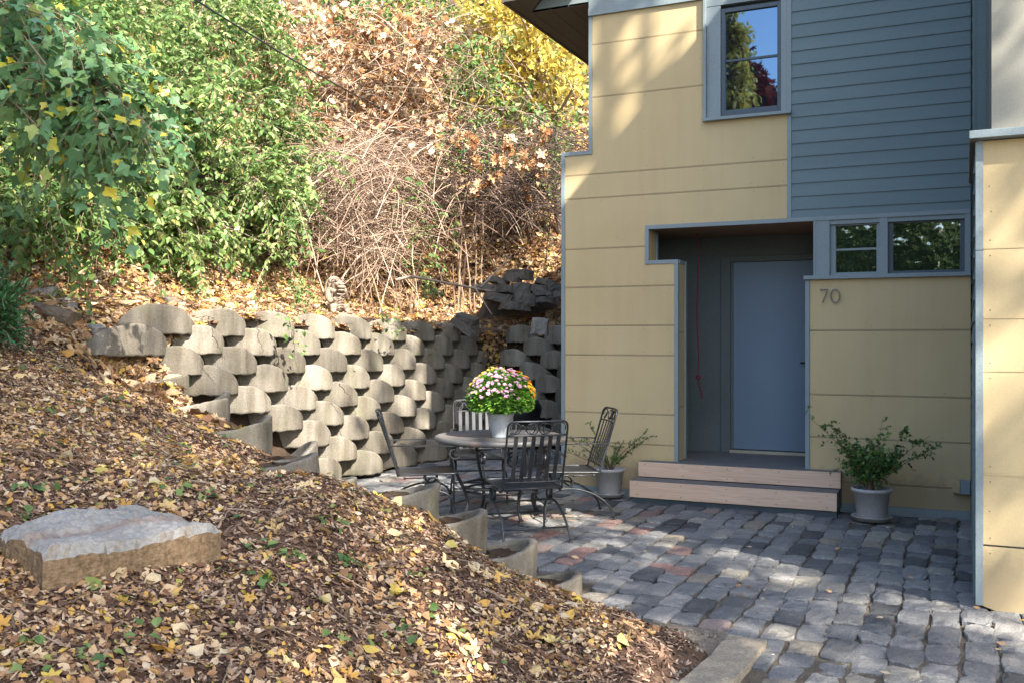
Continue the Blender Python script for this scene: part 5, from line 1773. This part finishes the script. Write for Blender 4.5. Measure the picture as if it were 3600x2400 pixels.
shrub('green_sapling', 'pale green seedling growing at the feet of the stone figure', 'sapling', None, (hit(1050, 1075)),
      tips_px([(1000, 1090, 1000, 1040, 11.9, 12.2, 6)], 8), M['vine'], M['weed'], 38, twigs=4, lsize=.07, spacing=.05, tlen=(.1, .18), stemr=.005, s0=.4)
shrub('green_sapling', 'lone lime green maple seedling on the leaf litter below the brambles', 'sapling', None, (hit(1500, 1075)),
      tips_px([(1470, 1530, 1030, 1055, 12.9, 13.2, 4)], 9), M['vine'], M['weed'], 39, twigs=4, lsize=.08, spacing=.07, tlen=(.08, .14), stemr=.004, leaf=LL, s0=.5)

# mulberry leaning in from the left, close to the viewer
shrub('mulberry_tree', 'broad-leaved mulberry bough hanging in from the left with a few yellow leaves', 'tree', None, (-10.9, -3.3, tz(-10.9, -3.3)),
      tips_px([(120, 430, 130, 330, 7.0, 8.0, 12), (250, 560, 280, 460, 7.0, 8.0, 16), (330, 640, 400, 580, 6.9, 7.8, 12), (-60, 160, -60, 200, 7.0, 8.2, 8), (-90, 40, 300, 480, 7.0, 8.0, 4), (120, 260, 380, 480, 7.0, 7.8, 5)], 10),
      M['twig'], M['mulb'], 40, leaf=LM, lsize=.135, spacing=.055, twigs=11, tlen=(.22, .55), droop=.7, stemr=.016, pair=False, s0=.80, leafjit=.8, lift=1.3)

# evergreen at the left edge
ev = empty('evergreen_shrub', tuple(at(-45, 1180, 7.6)))
b = np.array(ev.location)
b[2] = tz(b[0], b[1]); ev.location = b
tag(ev, 'glossy dark evergreen shrub poking in at the left edge', 'shrub')
g = np.random.default_rng(50)
tw = []; LP = []; LD = []
for k in range(240):
    q = rand_dirs(1, g)[0]; q[2] = abs(q[2])*1.3
    e = q*np.array([.42, .42, .62])*g.uniform(.5, 1.0)
    tt = np.linspace(0, 1, 5)[:, None]
    wv = np.array([0, 0, .05])*(1-tt)+e*tt+np.array([0, 0, .10])*np.sin(PI*tt)
    tw.append(wv)
    for s in np.linspace(.45, 1, 16):
        j = s*4; j0 = min(3, int(j)); LP.append(wv[j0]*(1-(j-j0))+wv[j0+1]*(j-j0)); LD.append(nrm(q+g.standard_normal(3)*.7))
mb = MB(); tubes_np(mb, np.array(tw), np.full((len(tw), 5), .004), 3); mb.build('stems', M['bark'], ev)
LP = np.array(LP); LD = np.array(LD)
lb = MB(); scatter(lb, LN[0], LN[1], LP, frames(LD, nrm(np.array([0, 0, 1.0])+.6*g.standard_normal(LP.shape))), g.uniform(.04, .075, len(LP)))
lb.build('foliage', M['yew'], ev)

# --- dry bramble thickets
def thicket(label, spec, seed, mat, r=(.003, .0078), K=12, base_spread=.5, group='dry bramble thickets', stuff=False, sag=.6):
    """a tangle of long arching canes: roots on the ground, tips spread about"""
    g = np.random.default_rng(seed)
    C = []
    for x0, x1, y0, y1, t0, t1, n in spec:
        for _ in range(n):
            px = g.uniform(x0, x1); t = g.uniform(t0, t1)
            top = at(px, g.uniform(y0, y1), t)
            ln = g.uniform(.8, 3.0); d = nrm(g.standard_normal(3)*np.array([1, 1, .42])+np.array([0, 0, .15]))
            tt = np.linspace(-.5, .5, K)[:, None]
            bow = nrm(np.cross(d, g.standard_normal(3)))*g.uniform(0, .35)+np.array([0, 0, g.uniform(.1, .6)])
            c = top+d*ln*tt-bow*ln*(tt**2)*1.6+np.cumsum(g.normal(0, .012, (K, 3)), 0)
            gz = terrain(c[:, 0], c[:, 1])+.02
            c[:, 2] = np.maximum(c[:, 2], gz)
            if ((c[:, 0] > -7.25) & (c[:, 1] < 4.3)).any() or ((c[:, 0] > -7.9) & (c[:, 1] < 6.0) & (c[:, 2] < 2.9) & (c[:, 1] > 3)).any(): continue
            C.append(c)
    C = np.array(C)
    org = C.reshape(-1, 3).mean(0); org[2] = C[..., 2].min()
    mb = MB()
    rr = g.uniform(r[0], r[1], (len(C), 1))*np.linspace(1.1, .5, K)
    tubes_np(mb, C-org, rr, 4)
    o = mb.build('bramble_thicket', mat)
    o.location = org
    tag(o, label, 'brambles', group)
    return o
thicket('pale tangle of dry bramble canes spilling toward the stone figure', [(1060, 1420, 500, 860, 13.9, 15.8, 480), (1230, 1500, 820, 960, 13.9, 14.6, 170)], 60, M['vine'])
thicket('dense dry bramble thicket of tan canes in the middle of the bank', [(1180, 1700, 440, 820, 14.2, 17, 640), (1300, 1600, 780, 930, 14.4, 15.2, 150)], 61, M['vine'])
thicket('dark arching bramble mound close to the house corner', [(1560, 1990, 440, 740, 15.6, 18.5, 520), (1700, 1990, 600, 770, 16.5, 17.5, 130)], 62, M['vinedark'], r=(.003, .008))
thicket('loose net of bare vines climbing over the brown leaves higher on the bank', [(1000, 1700, 60, 560, 15.5, 19.5, 430)], 63, M['vine'], r=(.004, .009))
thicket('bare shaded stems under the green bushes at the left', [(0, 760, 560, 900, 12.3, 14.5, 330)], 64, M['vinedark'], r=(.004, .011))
# dark dead branch lying across the stones
P = smooth_path([at(1390, 985, 13.4), at(1450, 972, 13.5), at(1580, 998, 13.9), at(1730, 1025, 14.2)], 30, 2)
br = MB(); br.tube(P, np.linspace(.012, .022, 30)[::-1], 6); br.tube(smooth_path([at(1690, 1010, 14.1), at(1760, 940, 14.6), at(1800, 895, 15)], 16, 1), np.linspace(.016, .009, 16), 6)
br.tube(smooth_path([at(1668, 1008, 14.1), at(1700, 1060, 13.9), at(1728, 1105, 13.8)], 12, 1), np.linspace(.012, .006, 12), 6)
tag(br.build('fallen_branch', M['barkpale'], smooth=True), 'forked dead branch lying in front of the dry stone wall', 'branch')

def curl_leaf(seed, lobed):
    gg = np.random.default_rng(seed)
    tv, tf = (leaf_lobed(5, .0, 0) if lobed else leaf_ovate(0, 0, .58))
    tv = tv.copy(); tv[:, 0] -= .45
    a = gg.uniform(0, PI); b_ = gg.uniform(.25, .75)
    u = tv[:, 0]*math.cos(a)+tv[:, 1]*math.sin(a); v = -tv[:, 0]*math.sin(a)+tv[:, 1]*math.cos(a)
    tv[:, 2] = b_*u*u+gg.uniform(-.3, .5)*v*v+.05*gg.standard_normal(len(tv))
    return tv, tf
ct_l = [curl_leaf(i, True) for i in range(5)]; ct_o = [curl_leaf(20+i, False) for i in range(6)]
# --- thin creeper trailing over the planters
def on_wall(px, py, X):
    u, v_ = (px-CPX)/FPX, (HPY-py)/FPX; t = X/(-SA+u*CA)
    return np.array([X, -9.65+t*(CA+u*SA), 1.6+t*v_])
g = np.random.default_rng(77); cvs = []
vines = [[(1000, 1085, -6.55), (1025, 1150, -6.5), (1035, 1230, -6.42), (1050, 1330, -6.36), (1040, 1370, -6.35)], [(1330, 1110, -6.55), (1375, 1140, -6.52), (1440, 1170, -6.5), (1480, 1230, -6.45)],
         [(735, 1130, -6.5), (760, 1200, -6.45), (790, 1260, -6.45)], [(1190, 1345, -6.3), (1235, 1400, -6.26), (1250, 1460, -6.22)], [(900, 1100, -6.5), (910, 1190, -6.45), (925, 1240, -6.4)]]
LPv = []
for vn in vines:
    P = smooth_path([on_wall(*q) for q in vn], 24, 1)+g.normal(0, .008, (24, 3))
    cv = MB(); cv.tube(P, np.linspace(.005, .002, 24), 4); cvs.append(cv)
    LPv.append(P[2:14:2])
root = empty('creeper', tuple(on_wall(1000, 1085, -6.55))); tag(root, 'thin wiry creeper stems trailing over the sunlit concrete planters', 'vine')
for cv in cvs:
    o_ = cv.build('stem', M['vinedark'], root); o_.matrix_parent_inverse = Matrix.Translation(root.location).inverted()
Lq = np.repeat(np.concatenate(LPv[:2]), 5, 0); Lq = Lq+g.normal(0, .05, Lq.shape)
lb = MB(); scatter(lb, LO2[0], LO2[1], Lq, frames(nrm(rand_dirs(len(Lq), g)+np.array([.4, -.3, -.3])), nrm(np.array([.5, -.5, .6])+.4*g.standard_normal(Lq.shape))), g.uniform(.03, .075, len(Lq)))
o_ = lb.build('foliage', M['weed'], root); o_.matrix_parent_inverse = Matrix.Translation(root.location).inverted()

# --- vine with big dead leaves over the slope
def leafy_mass(name, label, cat, spec, seed, leaf, lsize, mat, vinemat, group=None, clusters=40):
    g = np.random.default_rng(seed)
    LP = []; LD = []; C = []
    for x0, x1, y0, y1, t0, t1, n in spec:
        for c in range(n):
            q = at(g.uniform(x0, x1), g.uniform(y0, y1), g.uniform(t0, t1))
            e = q+np.array([g.normal(0, .5), g.normal(0, .5), -g.uniform(.1, .6)])
            cv = bez(q, (q+e)/2+g.normal(0, .15, 3)+np.array([0, 0, .2]), e, 8)
            C.append(cv)
            k = g.integers(5, 13)
            s = g.uniform(0, 7, k); j = np.minimum(6, s.astype(int)); f = (s-j)[:, None]
            LP.append(cv[j]*(1-f)+cv[j+1]*f+g.normal(0, .05, (k, 3)))
            LD.append(nrm(g.standard_normal((k, 3))+np.array([.2, -.3, -.5])))
    LP = np.concatenate(LP); LD = np.concatenate(LD); C = np.array(C)
    org = LP.mean(0); org[2] = tz(org[0], org[1])
    root = empty(name, tuple(org)); tag(root, label, cat, group)
    mb = MB(); tubes_np(mb, C-org, np.tile(np.linspace(.008, .003, 8), (len(C), 1)), 4); mb.build('stems', vinemat, root)
    lb = MB(); leaves = leaf if isinstance(leaf, list) else [leaf]
    kk = g.integers(0, len(leaves), len(LP)); Fm = frames(LD, nrm(np.array([.3, -.6, .8])+.6*g.standard_normal(LP.shape))); Sz = lsize*g.uniform(.5, 1.25, len(LP))
    for i, lf in enumerate(leaves):
        q = kk == i
        scatter(lb, lf[0], lf[1], (LP-org)[q], Fm[q], Sz[q])
    lb.build('foliage', mat, root)
    return root
leafy_mass('dead_vine', 'mat of large withered orange-brown leaves hanging on the sunlit bank', 'vine', [(1080, 1560, 60, 460, 15.6, 18.5, 230), (1000, 1500, 0, 240, 16, 19.5, 110), (1100, 1600, 380, 640, 15.6, 17, 45)], 70, ct_l+ct_o+ct_o, .165, M['rust'], M['vine'])
leafy_mass('dead_vine', 'scattered curled brown leaves caught in the dark brambles by the house', 'vine', [(1560, 1960, 420, 640, 14.8, 16, 18)], 71, ct_l, .2, M['rust'], M['vinedark'])
leafy_mass('climbing_vine', 'green heart-leaved vine hanging at the top centre beside the yellow tree', 'vine', [(1230, 1640, -60, 160, 17, 20, 120), (1560, 1760, 130, 320, 16.5, 18, 80)], 72, LO2, .11, M['honey'], M['vine'])
leafy_mass('climbing_vine', 'mixed green and yellow creeper low beside the house corner', 'vine', [(1680, 2020, 330, 560, 17, 20, 130)], 73, LO2, .10, M['honey'], M['vine'])

# --- trees
def tree(name, label, group, base, h, crown_c, crown_r, n_limb, n_cl, leaf, lsize, mat, seed, per=36, clr=.45, trunk_r=.12, trunk_mat=None, lean=(0, 0)):
    g = np.random.default_rng(seed)
    base = np.asarray(base, float); crown_c = np.asarray(crown_c, float); crown_r = np.asarray(crown_r, float)
    root = empty(name, tuple(base)); tag(root, label, 'tree', group)
    tr = MB()
    t = np.linspace(0, 1, 14)[:, None]
    top = crown_c+np.array([0, 0, crown_r[2]*.5])
    P = bez(base+np.array([0, 0, -.4]), base+np.array([lean[0], lean[1], h*.5]), top, 14)+np.cumsum(g.normal(0, .03, (14, 3)), 0)*t
    tr.tube(P-base, np.linspace(trunk_r, trunk_r*.25, 14), 10)
    tr.build('trunk', trunk_mat or M['bark'], root, smooth=True)
    limbs = []; LP = []; LD = []
    per_l = max(1, n_cl//n_limb)
    for i in range(n_limb):
        k = g.integers(5, 13)
        q = rand_dirs(1, g)[0]
        e = crown_c+q*crown_r*g.uniform(.55, 1.0)
        c = bez(P[k], (P[k]+e)/2+np.array([0, 0, .25*crown_r[2]]), e, 10)
        limbs.append(c)
        for _ in range(per_l):
            s = g.uniform(3, 9); j = min(8, int(s)); cc = c[j]*(1-(s-j))+c[j+1]*(s-j)+g.normal(0, clr, 3)
            LP.append(cc+g.normal(0, clr*.55, (per, 3))); LD.append(nrm(g.standard_normal((per, 3))+np.array([0, 0, -.4])))
    mb = MB(); tubes_np(mb, np.array(limbs)-base, np.tile(np.linspace(trunk_r*.4, trunk_r*.07, 10), (len(limbs), 1)), 5); mb.build('limbs', trunk_mat or M['bark'], root, smooth=True)
    LP = np.concatenate(LP); LD = np.concatenate(LD)
    lb = MB(); scatter(lb, leaf[0], leaf[1], LP-base, frames(LD, nrm(np.array([0, 0, 1.0])+.6*g.standard_normal(LP.shape))), lsize*g.uniform(.6, 1.2, len(LP)))
    lb.build('crown', mat, root)
    return root
TG = 'trees up the bank'
b = gbase(1985, 19)
tree('golden_tree', 'golden yellow tree with leaning pale trunk beside the house eave', TG, b, 6, at(1800, 200, 18.5), (1.7, 1.7, 1.9), 34, 170, LO, .16, M['gold'], 80, per=26, clr=.34, trunk_r=.14, trunk_mat=M['barkpale'], lean=(-.2, 0))
b = gbase(1700, 24)
tree('golden_tree', 'thin golden tree behind, at the very top centre of the bank', TG, b, 7, at(1720, 10, 22.5), (2.0, 2.0, 2.4), 30, 130, LO, .16, M['gold'], 81, per=26, clr=.4, trunk_r=.12)
b = gbase(1300, 26)
tree('bank_tree', 'mixed green tree on the crest above the withered leaves', TG, b, 7, at(1300, -50, 24.5), (3.0, 2.5, 2.6), 30, 160, LO, .16, M['honey'], 82, per=30, clr=.5, trunk_r=.16)
b = gbase(700, 26)
tree('bank_tree', 'dark green tree on the crest behind the left bushes', TG, b, 7, at(650, -20, 24), (4.0, 3, 3.2), 36, 200, LO, .17, M['honey'], 83, per=30, clr=.55, trunk_r=.2)
b = gbase(1960, 27)
tree('bank_tree', 'green and russet tree behind the golden tree by the eave', TG, b, 6, at(1950, 330, 26), (3.2, 2.6, 2.6), 26, 130, LO, .17, M['honey'], 84, per=28, clr=.5, trunk_r=.16)
b = gbase(60, 22)
tree('bank_tree', 'shaded green tree beyond the mulberry bough at the far left', TG, b, 7, at(60, 60, 20), (3.0, 3, 3.4), 34, 180, LO, .15, M['honey'], 85, per=30, clr=.5, trunk_r=.18)

# --- off to the right and behind the viewer: what shades the scene and shows in the panes
tree('street_tree', 'tall half bare tree on the street side, throwing dappled shade on the wing', None, (11.8, -12.5, 0), 12, (11.5, -11.0, 13.4), (3.8, 3.6, 3.6), 44, 210, LO, .24, M['gold'], 86, per=11, clr=.5, trunk_r=.24)
tree('street_tree', 'second street tree nearer the slope, half bare', None, (4.6, -12.4, 0), 9, (7.6, -9.0, 12.2), (2.6, 2.4, 2.6), 30, 60, LO, .24, M['gold'], 89, per=11, clr=.5, trunk_r=.22)
tree('street_tree', 'very tall leafy tree far behind the viewer, shading the mulch and the left bushes', None, (17, -20, 0), 22, (16, -18.2, 26), (3.6, 3.3, 9), 70, 250, LO, .34, M['gold'], 98, per=6, clr=.7, trunk_r=.35)
tree('street_tree', 'tallest street tree beyond the wing, thin crown high above the roof', None, (7.5, -6.5, 0), 13, (6.5, -5.9, 14.8), (2.6, 2.4, 2.4), 30, 60, LO, .26, M['gold'], 97, per=12, clr=.5, trunk_r=.24)
tree('ivy_clad_tree', 'tall trunk wrapped in yellowing ivy, mirrored in the upper window', None, (-7.75, -26, 0), 12, (-7.75, -26, 10.0), (.55, .7, 5.5), 60, 300, LO, .22, M['gold'], 87, per=20, clr=.22, trunk_r=.35)
for i, (x, y, h) in enumerate(((-3.6, -21, 4.8), (-0.8, -22, 5.2), (-6.4, -23, 5.0))):
    tree('garden_evergreen', ['full green garden tree mirrored in the narrow pane', 'full green garden tree mirrored in the wide pane', 'green garden tree beside the vine covered house behind the viewer'][i], 'garden trees behind the viewer', (x, y, 0), h, (x, y, h*.78), (2.3, 1.9, 2.9), 60, 520, LO, .27, M['ivyleaf'], 90+i, per=28, clr=.4, trunk_r=.14)
vh = empty('vine_covered_house', (0, -33, 0))
tag(vh, 'house behind the viewer covered in red creeper, mirrored in the upper window', 'house')
mb = MB(); mb.prism([(-13.5, 0), (-4.5, 0), (-4.5, 7.8), (-9, 14.5), (-13.5, 7.8)], -3, 3)
mb.build('walls', M['porch'], vh)
g = np.random.default_rng(95)
n = 5000
LPx = np.stack([g.uniform(-13.5, -4.5, n), np.full(n, 3.05)+g.uniform(0, .2, n), g.uniform(4, 16.4, n)], 1)
LPx = LPx[LPx[:, 2] < 14.7-np.abs(LPx[:, 0]+9)*1.49]
lb = MB(); scatter(lb, LL[0], LL[1], LPx, frames(rand_dirs(len(LPx), g), nrm(np.array([0, 1.0, .2])+.5*g.standard_normal(LPx.shape))), g.uniform(.25, .5, len(LPx)))
lb.build('creeper', M['redleaf'], vh)

# ================================================================== LITTER
def on_ground(xy):
    return np.column_stack([xy, terrain(xy[:, 0], xy[:, 1])])
def normals(xy):
    e = .04
    zx = (terrain(xy[:, 0]+e, xy[:, 1])-terrain(xy[:, 0]-e, xy[:, 1]))/(2*e)
    zy = (terrain(xy[:, 0], xy[:, 1]+e)-terrain(xy[:, 0], xy[:, 1]-e))/(2*e)
    return nrm(np.column_stack([-zx, -zy, np.ones(len(xy))]))
g = np.random.default_rng(123)
def sample(n, x0, x1, y0, y1, dens=None):
    xy = np.column_stack([g.uniform(x0, x1, n), g.uniform(y0, y1, n)])
    k = ~inside(EXCL, xy[:, 0], xy[:, 1])
    if dens is not None: k &= g.random(n) < dens(xy)
    return xy[k]
def inview(xy, margin=.08):
    dx, dy = xy[:, 0], xy[:, 1]+9.65
    t = -SA*dx+CA*dy; l = CA*dx+SA*dy
    return (t > 1.0) & (l/t > -.525-margin) & (l/t < .40+margin)
# splinter of bark
def chip_tpl(seed):
    gg = np.random.default_rng(seed)
    n = 4
    xs = np.linspace(-.5, .5, n); V = []
    for i, x in enumerate(xs):
        w_ = .15*(1-.5*abs(2*x)**3)*gg.uniform(.7, 1.2); zz = .05*gg.standard_normal()
        V += [(x, -w_, zz), (x, w_, zz+.04*gg.standard_normal()), (x, 0, zz+.09)]
    F = []
    for i in range(n-1):
        a = i*3; b_ = a+3
        F += [(a, b_, b_+2, a+2), (a+2, b_+2, b_+1, a+1)]
    return np.array(V), np.array(F)
def lay(mb, tpls, xy, size, lift, tilt, asp=None):
    if len(xy) == 0: return
    P = on_ground(xy)
    N = nrm(normals(xy)+tilt*g.standard_normal((len(xy), 3)))
    D = rand_dirs(len(xy), g)
    Rm = frames(nrm(D-N*np.sum(D*N, 1)[:, None]), N)
    k = g.integers(0, len(tpls), len(xy))
    S = size(len(xy))
    P = P+N*(lift*g.random(len(xy)))[:, None]
    for i, tp in enumerate(tpls):
        q = k == i
        scatter(mb, tp[0], tp[1], P[q], Rm[q], S[q])
near = lambda xy: np.clip(6.0/np.hypot(xy[:, 0], xy[:, 1]+9.65), .25, 1)
mb = MB()
xy = sample(165000, -8.8, -1.15, -9.3, -2.2, near); xy = xy[inview(xy)]
edge = (xy[:, 0] < -1.45+.25*g.random(len(xy))) | (xy[:, 1] > -4.5)
xy = xy[edge & (terrain(xy[:, 0], xy[:, 1]) > -.02)]
lay(mb, [chip_tpl(i) for i in range(5)], xy, lambda n: g.uniform(.014, .050, n)*g.choice([1, 1, 1.35], n), .014, .30)
tag(mb.build('wood_mulch', M['chip']), 'shredded bark mulch covering the slope', 'mulch', kind='stuff')

mb = MB()
patch = lambda xy: np.clip(.55+.5*np.sin(xy[:, 0]*1.9+1)*np.sin(xy[:, 1]*1.5+.5)+.3*np.sin(5*xy[:, 0]+3*xy[:, 1]), .12, 1)
xy = sample(135000, -8.8, -1.3, -9.3, -2.2, lambda q: near(q)*(.35+.65*patch(q))); xy = xy[inview(xy)]
xy = xy[(xy[:, 0] < -1.5) | (xy[:, 1] > -4.6)]
xy = xy[terrain(xy[:, 0], xy[:, 1]) > 0.0]
lay(mb, ct_o, xy, lambda n: g.uniform(.014, .050, n), .024, .42)
xy = sample(8500, -8.8, -1.3, -9.3, -2.2, lambda q: near(q)*patch(q)); xy = xy[inview(xy)]
xy = xy[((xy[:, 0] < -1.6) | (xy[:, 1] > -4.6))]; xy = xy[terrain(xy[:, 0], xy[:, 1]) > 0.02]
lay(mb, ct_l[:3]+ct_o, xy, lambda n: g.uniform(.04, .095, n), .03, .4)
xy = sample(1500, -8.8, -1.5, -9.3, -2.4, near); xy = xy[inview(xy)]; xy = xy[terrain(xy[:, 0], xy[:, 1]) > 0.05]
big = MB(); lay(big, ct_l+ct_o, xy, lambda n: g.uniform(.06, .125, n), .035, .35)
tag(big.build('large_leaves', mat_island('yellow_fallen_leaf', [(0.0, (0.50, 0.24, 0.05)), (0.3, (0.58, 0.36, 0.09)), (0.6, (0.60, 0.44, 0.22)), (0.85, (0.62, 0.50, 0.32)), (1.0, (0.60, 0.46, 0.06))], 0.7, 0.2, 0.25)), 'larger yellow and orange leaves scattered on the mulch', 'leaves', kind='stuff')
# caught on the planters
P = []
for o_ in list(wall_l.children)+list(wall_b.children):
    if o_.name.startswith('concrete_block'):
        for _ in range(g.integers(0, 7)):
            s_ = g.choice([-1, 1]); c_, sn = math.cos(o_.rotation_euler.z), math.sin(o_.rotation_euler.z); par = o_.parent.location
            lx, ly = g.uniform(-.12, .1), s_*g.uniform(.28, .44)
            P.append((par.x+o_.location.x+c_*lx-sn*ly, par.y+o_.location.y+sn*lx+c_*ly, par.z+o_.location.z+.0+g.uniform(0.0, .015)))
P = np.array(P)
scatter(mb, ct_o[1][0], ct_o[1][1], P, frames(rand_dirs(len(P), g)*np.array([1, 1, .2]), nrm(np.array([0, 0, 1.0])+.4*g.standard_normal(P.shape))), g.uniform(.04, .10, len(P)))
# drift in the corner where the two walls meet
n = 420; f = g.random(n)
P = np.column_stack([-6.42-.33*f+g.normal(0, .13, n), 3.78+.30*f+g.normal(0, .10, n), .85+.88*f+g.normal(0, .06, n)])
scatter(mb, ct_l[1][0], ct_l[1][1], P, frames(rand_dirs(n, g), nrm(np.array([.5, -.7, .8])+.5*g.standard_normal(P.shape))), g.uniform(.05, .13, n))
# terrace and bank
xy = sample(26000, -9.5, -6.95, -3.2, 4.6); xy = xy[inview(xy, .05)]
lay(mb, ct_o+ct_l, xy, lambda n: g.uniform(.04, .11, n), .05, .4)
xy = sample(30000, -14, -4.0, -3.5, 9.5); xy = xy[inview(xy, .05) & (xy[:, 0] < -3.9+0*xy[:, 0])]
lay(mb, ct_l+ct_o[:3], xy, lambda n: g.uniform(.09, .19, n), .07, .45)
xy = sample(26000, -24, -5, 2.5, 22); xy = xy[inview(xy, .05)]
lay(mb, ct_l, xy, lambda n: g.uniform(.14, .26, n), .08, .5)
# inside the stepped planters and a few on the paving
P = []
for p in STEPP[5:]:
    for _ in range(16):
        P.append((p[0]-.26+g.normal(0, .08), p[1]-.02+g.normal(0, .08), p[2]-.125+g.random()*.02))
for _ in range(70):
    P.append((g.uniform(-5.5, -.2), g.uniform(-4.2, -.6), .012))
for _ in range(60):
    P.append((g.uniform(-1.8, 1.2), g.uniform(-7.5, -3.2), .012))
P = np.array(P)
P = P[~((P[:, 0] > -3.05) & (P[:, 1] > -.5) & (P[:, 2] < .1))]
scatter(mb, ct_o[0][0], ct_o[0][1], P, frames(rand_dirs(len(P), g)*np.array([1, 1, .1]), nrm(np.array([0, 0, 1.0])+.3*g.standard_normal(P.shape))), g.uniform(.02, .06, len(P)))
tag(mb.build('leaf_litter', M['litter']), 'fallen tan, orange and brown autumn leaves lying over the ground', 'leaves', kind='stuff')

# twigs and dry stalks on the mulch
mb = MB()
xy = sample(900, -8.5, -1.4, -9.2, -2.4, near); xy = xy[inview(xy)]; xy = xy[terrain(xy[:, 0], xy[:, 1]) > 0.03]
C = []
for q in xy:
    a = g.uniform(0, PI); ln = g.uniform(.08, .34); s = np.linspace(-.5, .5, 6)*ln
    c = np.column_stack([q[0]+s*math.cos(a), q[1]+s*math.sin(a)]); c += np.cumsum(g.normal(0, .006, c.shape), 0)
    C.append(np.column_stack([c, terrain(c[:, 0], c[:, 1])+.022+.012*g.random()]))
C = np.array(C); tubes_np(mb, C, np.tile(np.linspace(.003, .0012, 6), (len(C), 1))*g.uniform(.5, 1.6, (len(C), 1)), 4)
xy = sample(700, -8.0, -4.5, -3.0, 6, None); xy = xy[inview(xy)]
xy = np.concatenate([xy, np.column_stack([g.uniform(-7.1, -6.35, 90), g.uniform(3.6, 4.7, 90)])])
C = []
for q in xy:
    a = g.uniform(0, PI); ln = g.uniform(.2, .7); s = np.linspace(-.5, .5, 6)*ln
    c = np.column_stack([q[0]+s*math.cos(a), q[1]+s*math.sin(a)]); c += np.cumsum(g.normal(0, .012, c.shape), 0)
    C.append(np.column_stack([c, terrain(c[:, 0], c[:, 1])+.05+.05*g.random()]))
C = np.array(C); tubes_np(mb, C, np.tile(np.linspace(.005, .002, 6), (len(C), 1)), 4)
tag(mb.build('twig_litter', M['twig']), 'fine fallen twigs and dry stalks on the slope', 'twigs', kind='stuff')

# low weeds in the mulch
mb = MB()
LP = []; 
cl = sample(190, -8.5, -1.7, -9.0, -2.4, near); cl = cl[inview(cl)]
extra = [hit(*q)[:2] for q in [(640, 1740), (560, 1720), (680, 1760), (100, 1720), (180, 1690), (80, 1830), (1010, 1960), (1190, 1975), (830, 1540), (860, 1560), (1030, 1660), (900, 2060), (310, 2320), (60, 2370), (1480, 2030), (1190, 1975)]]
cl = np.concatenate([cl, np.array(extra), np.array(extra)+.04])
cl = cl[terrain(cl[:, 0], cl[:, 1]) > .05]
pp = []
for q in cl:
    k = g.integers(2, 8)
    pp.append(np.column_stack([q[0]+g.normal(0, .035, k), q[1]+g.normal(0, .035, k)]))
xy = np.concatenate(pp)
lay(mb, [LM, LO2], xy, lambda n: g.uniform(.03, .065, n), .05, .45)
tag(mb.build('weeds', M['weed']), 'small green weeds and ivy sprigs scattered through the mulch', 'weeds', kind='stuff')

# pebbles in the gravel
mb = MB()
n = 900
P = np.column_stack([g.uniform(-1.75, -1.2, n), g.uniform(-6.5, -4.35, n), np.full(n, -.006)])
peb = rough_block(1, .8, .6, .4, .05, 5, .3, .5)
pv = np.concatenate(peb.V); pf = [f for f in np.array(np.concatenate(peb.L)).reshape(-1, 4)]
scatter(mb, pv, np.array(pf), P, frames(rand_dirs(n, g)*np.array([1, 1, .2]), nrm(np.array([0, 0, 1.0])+.2*g.standard_normal((n, 3)))), g.uniform(.004, .018, n)*g.choice([1, 1, 1, 1.8], n))
tag(mb.build('pebbles', M['gransand']), 'pebbles and grit on the bare strip by the kerb', 'pebbles', kind='stuff')
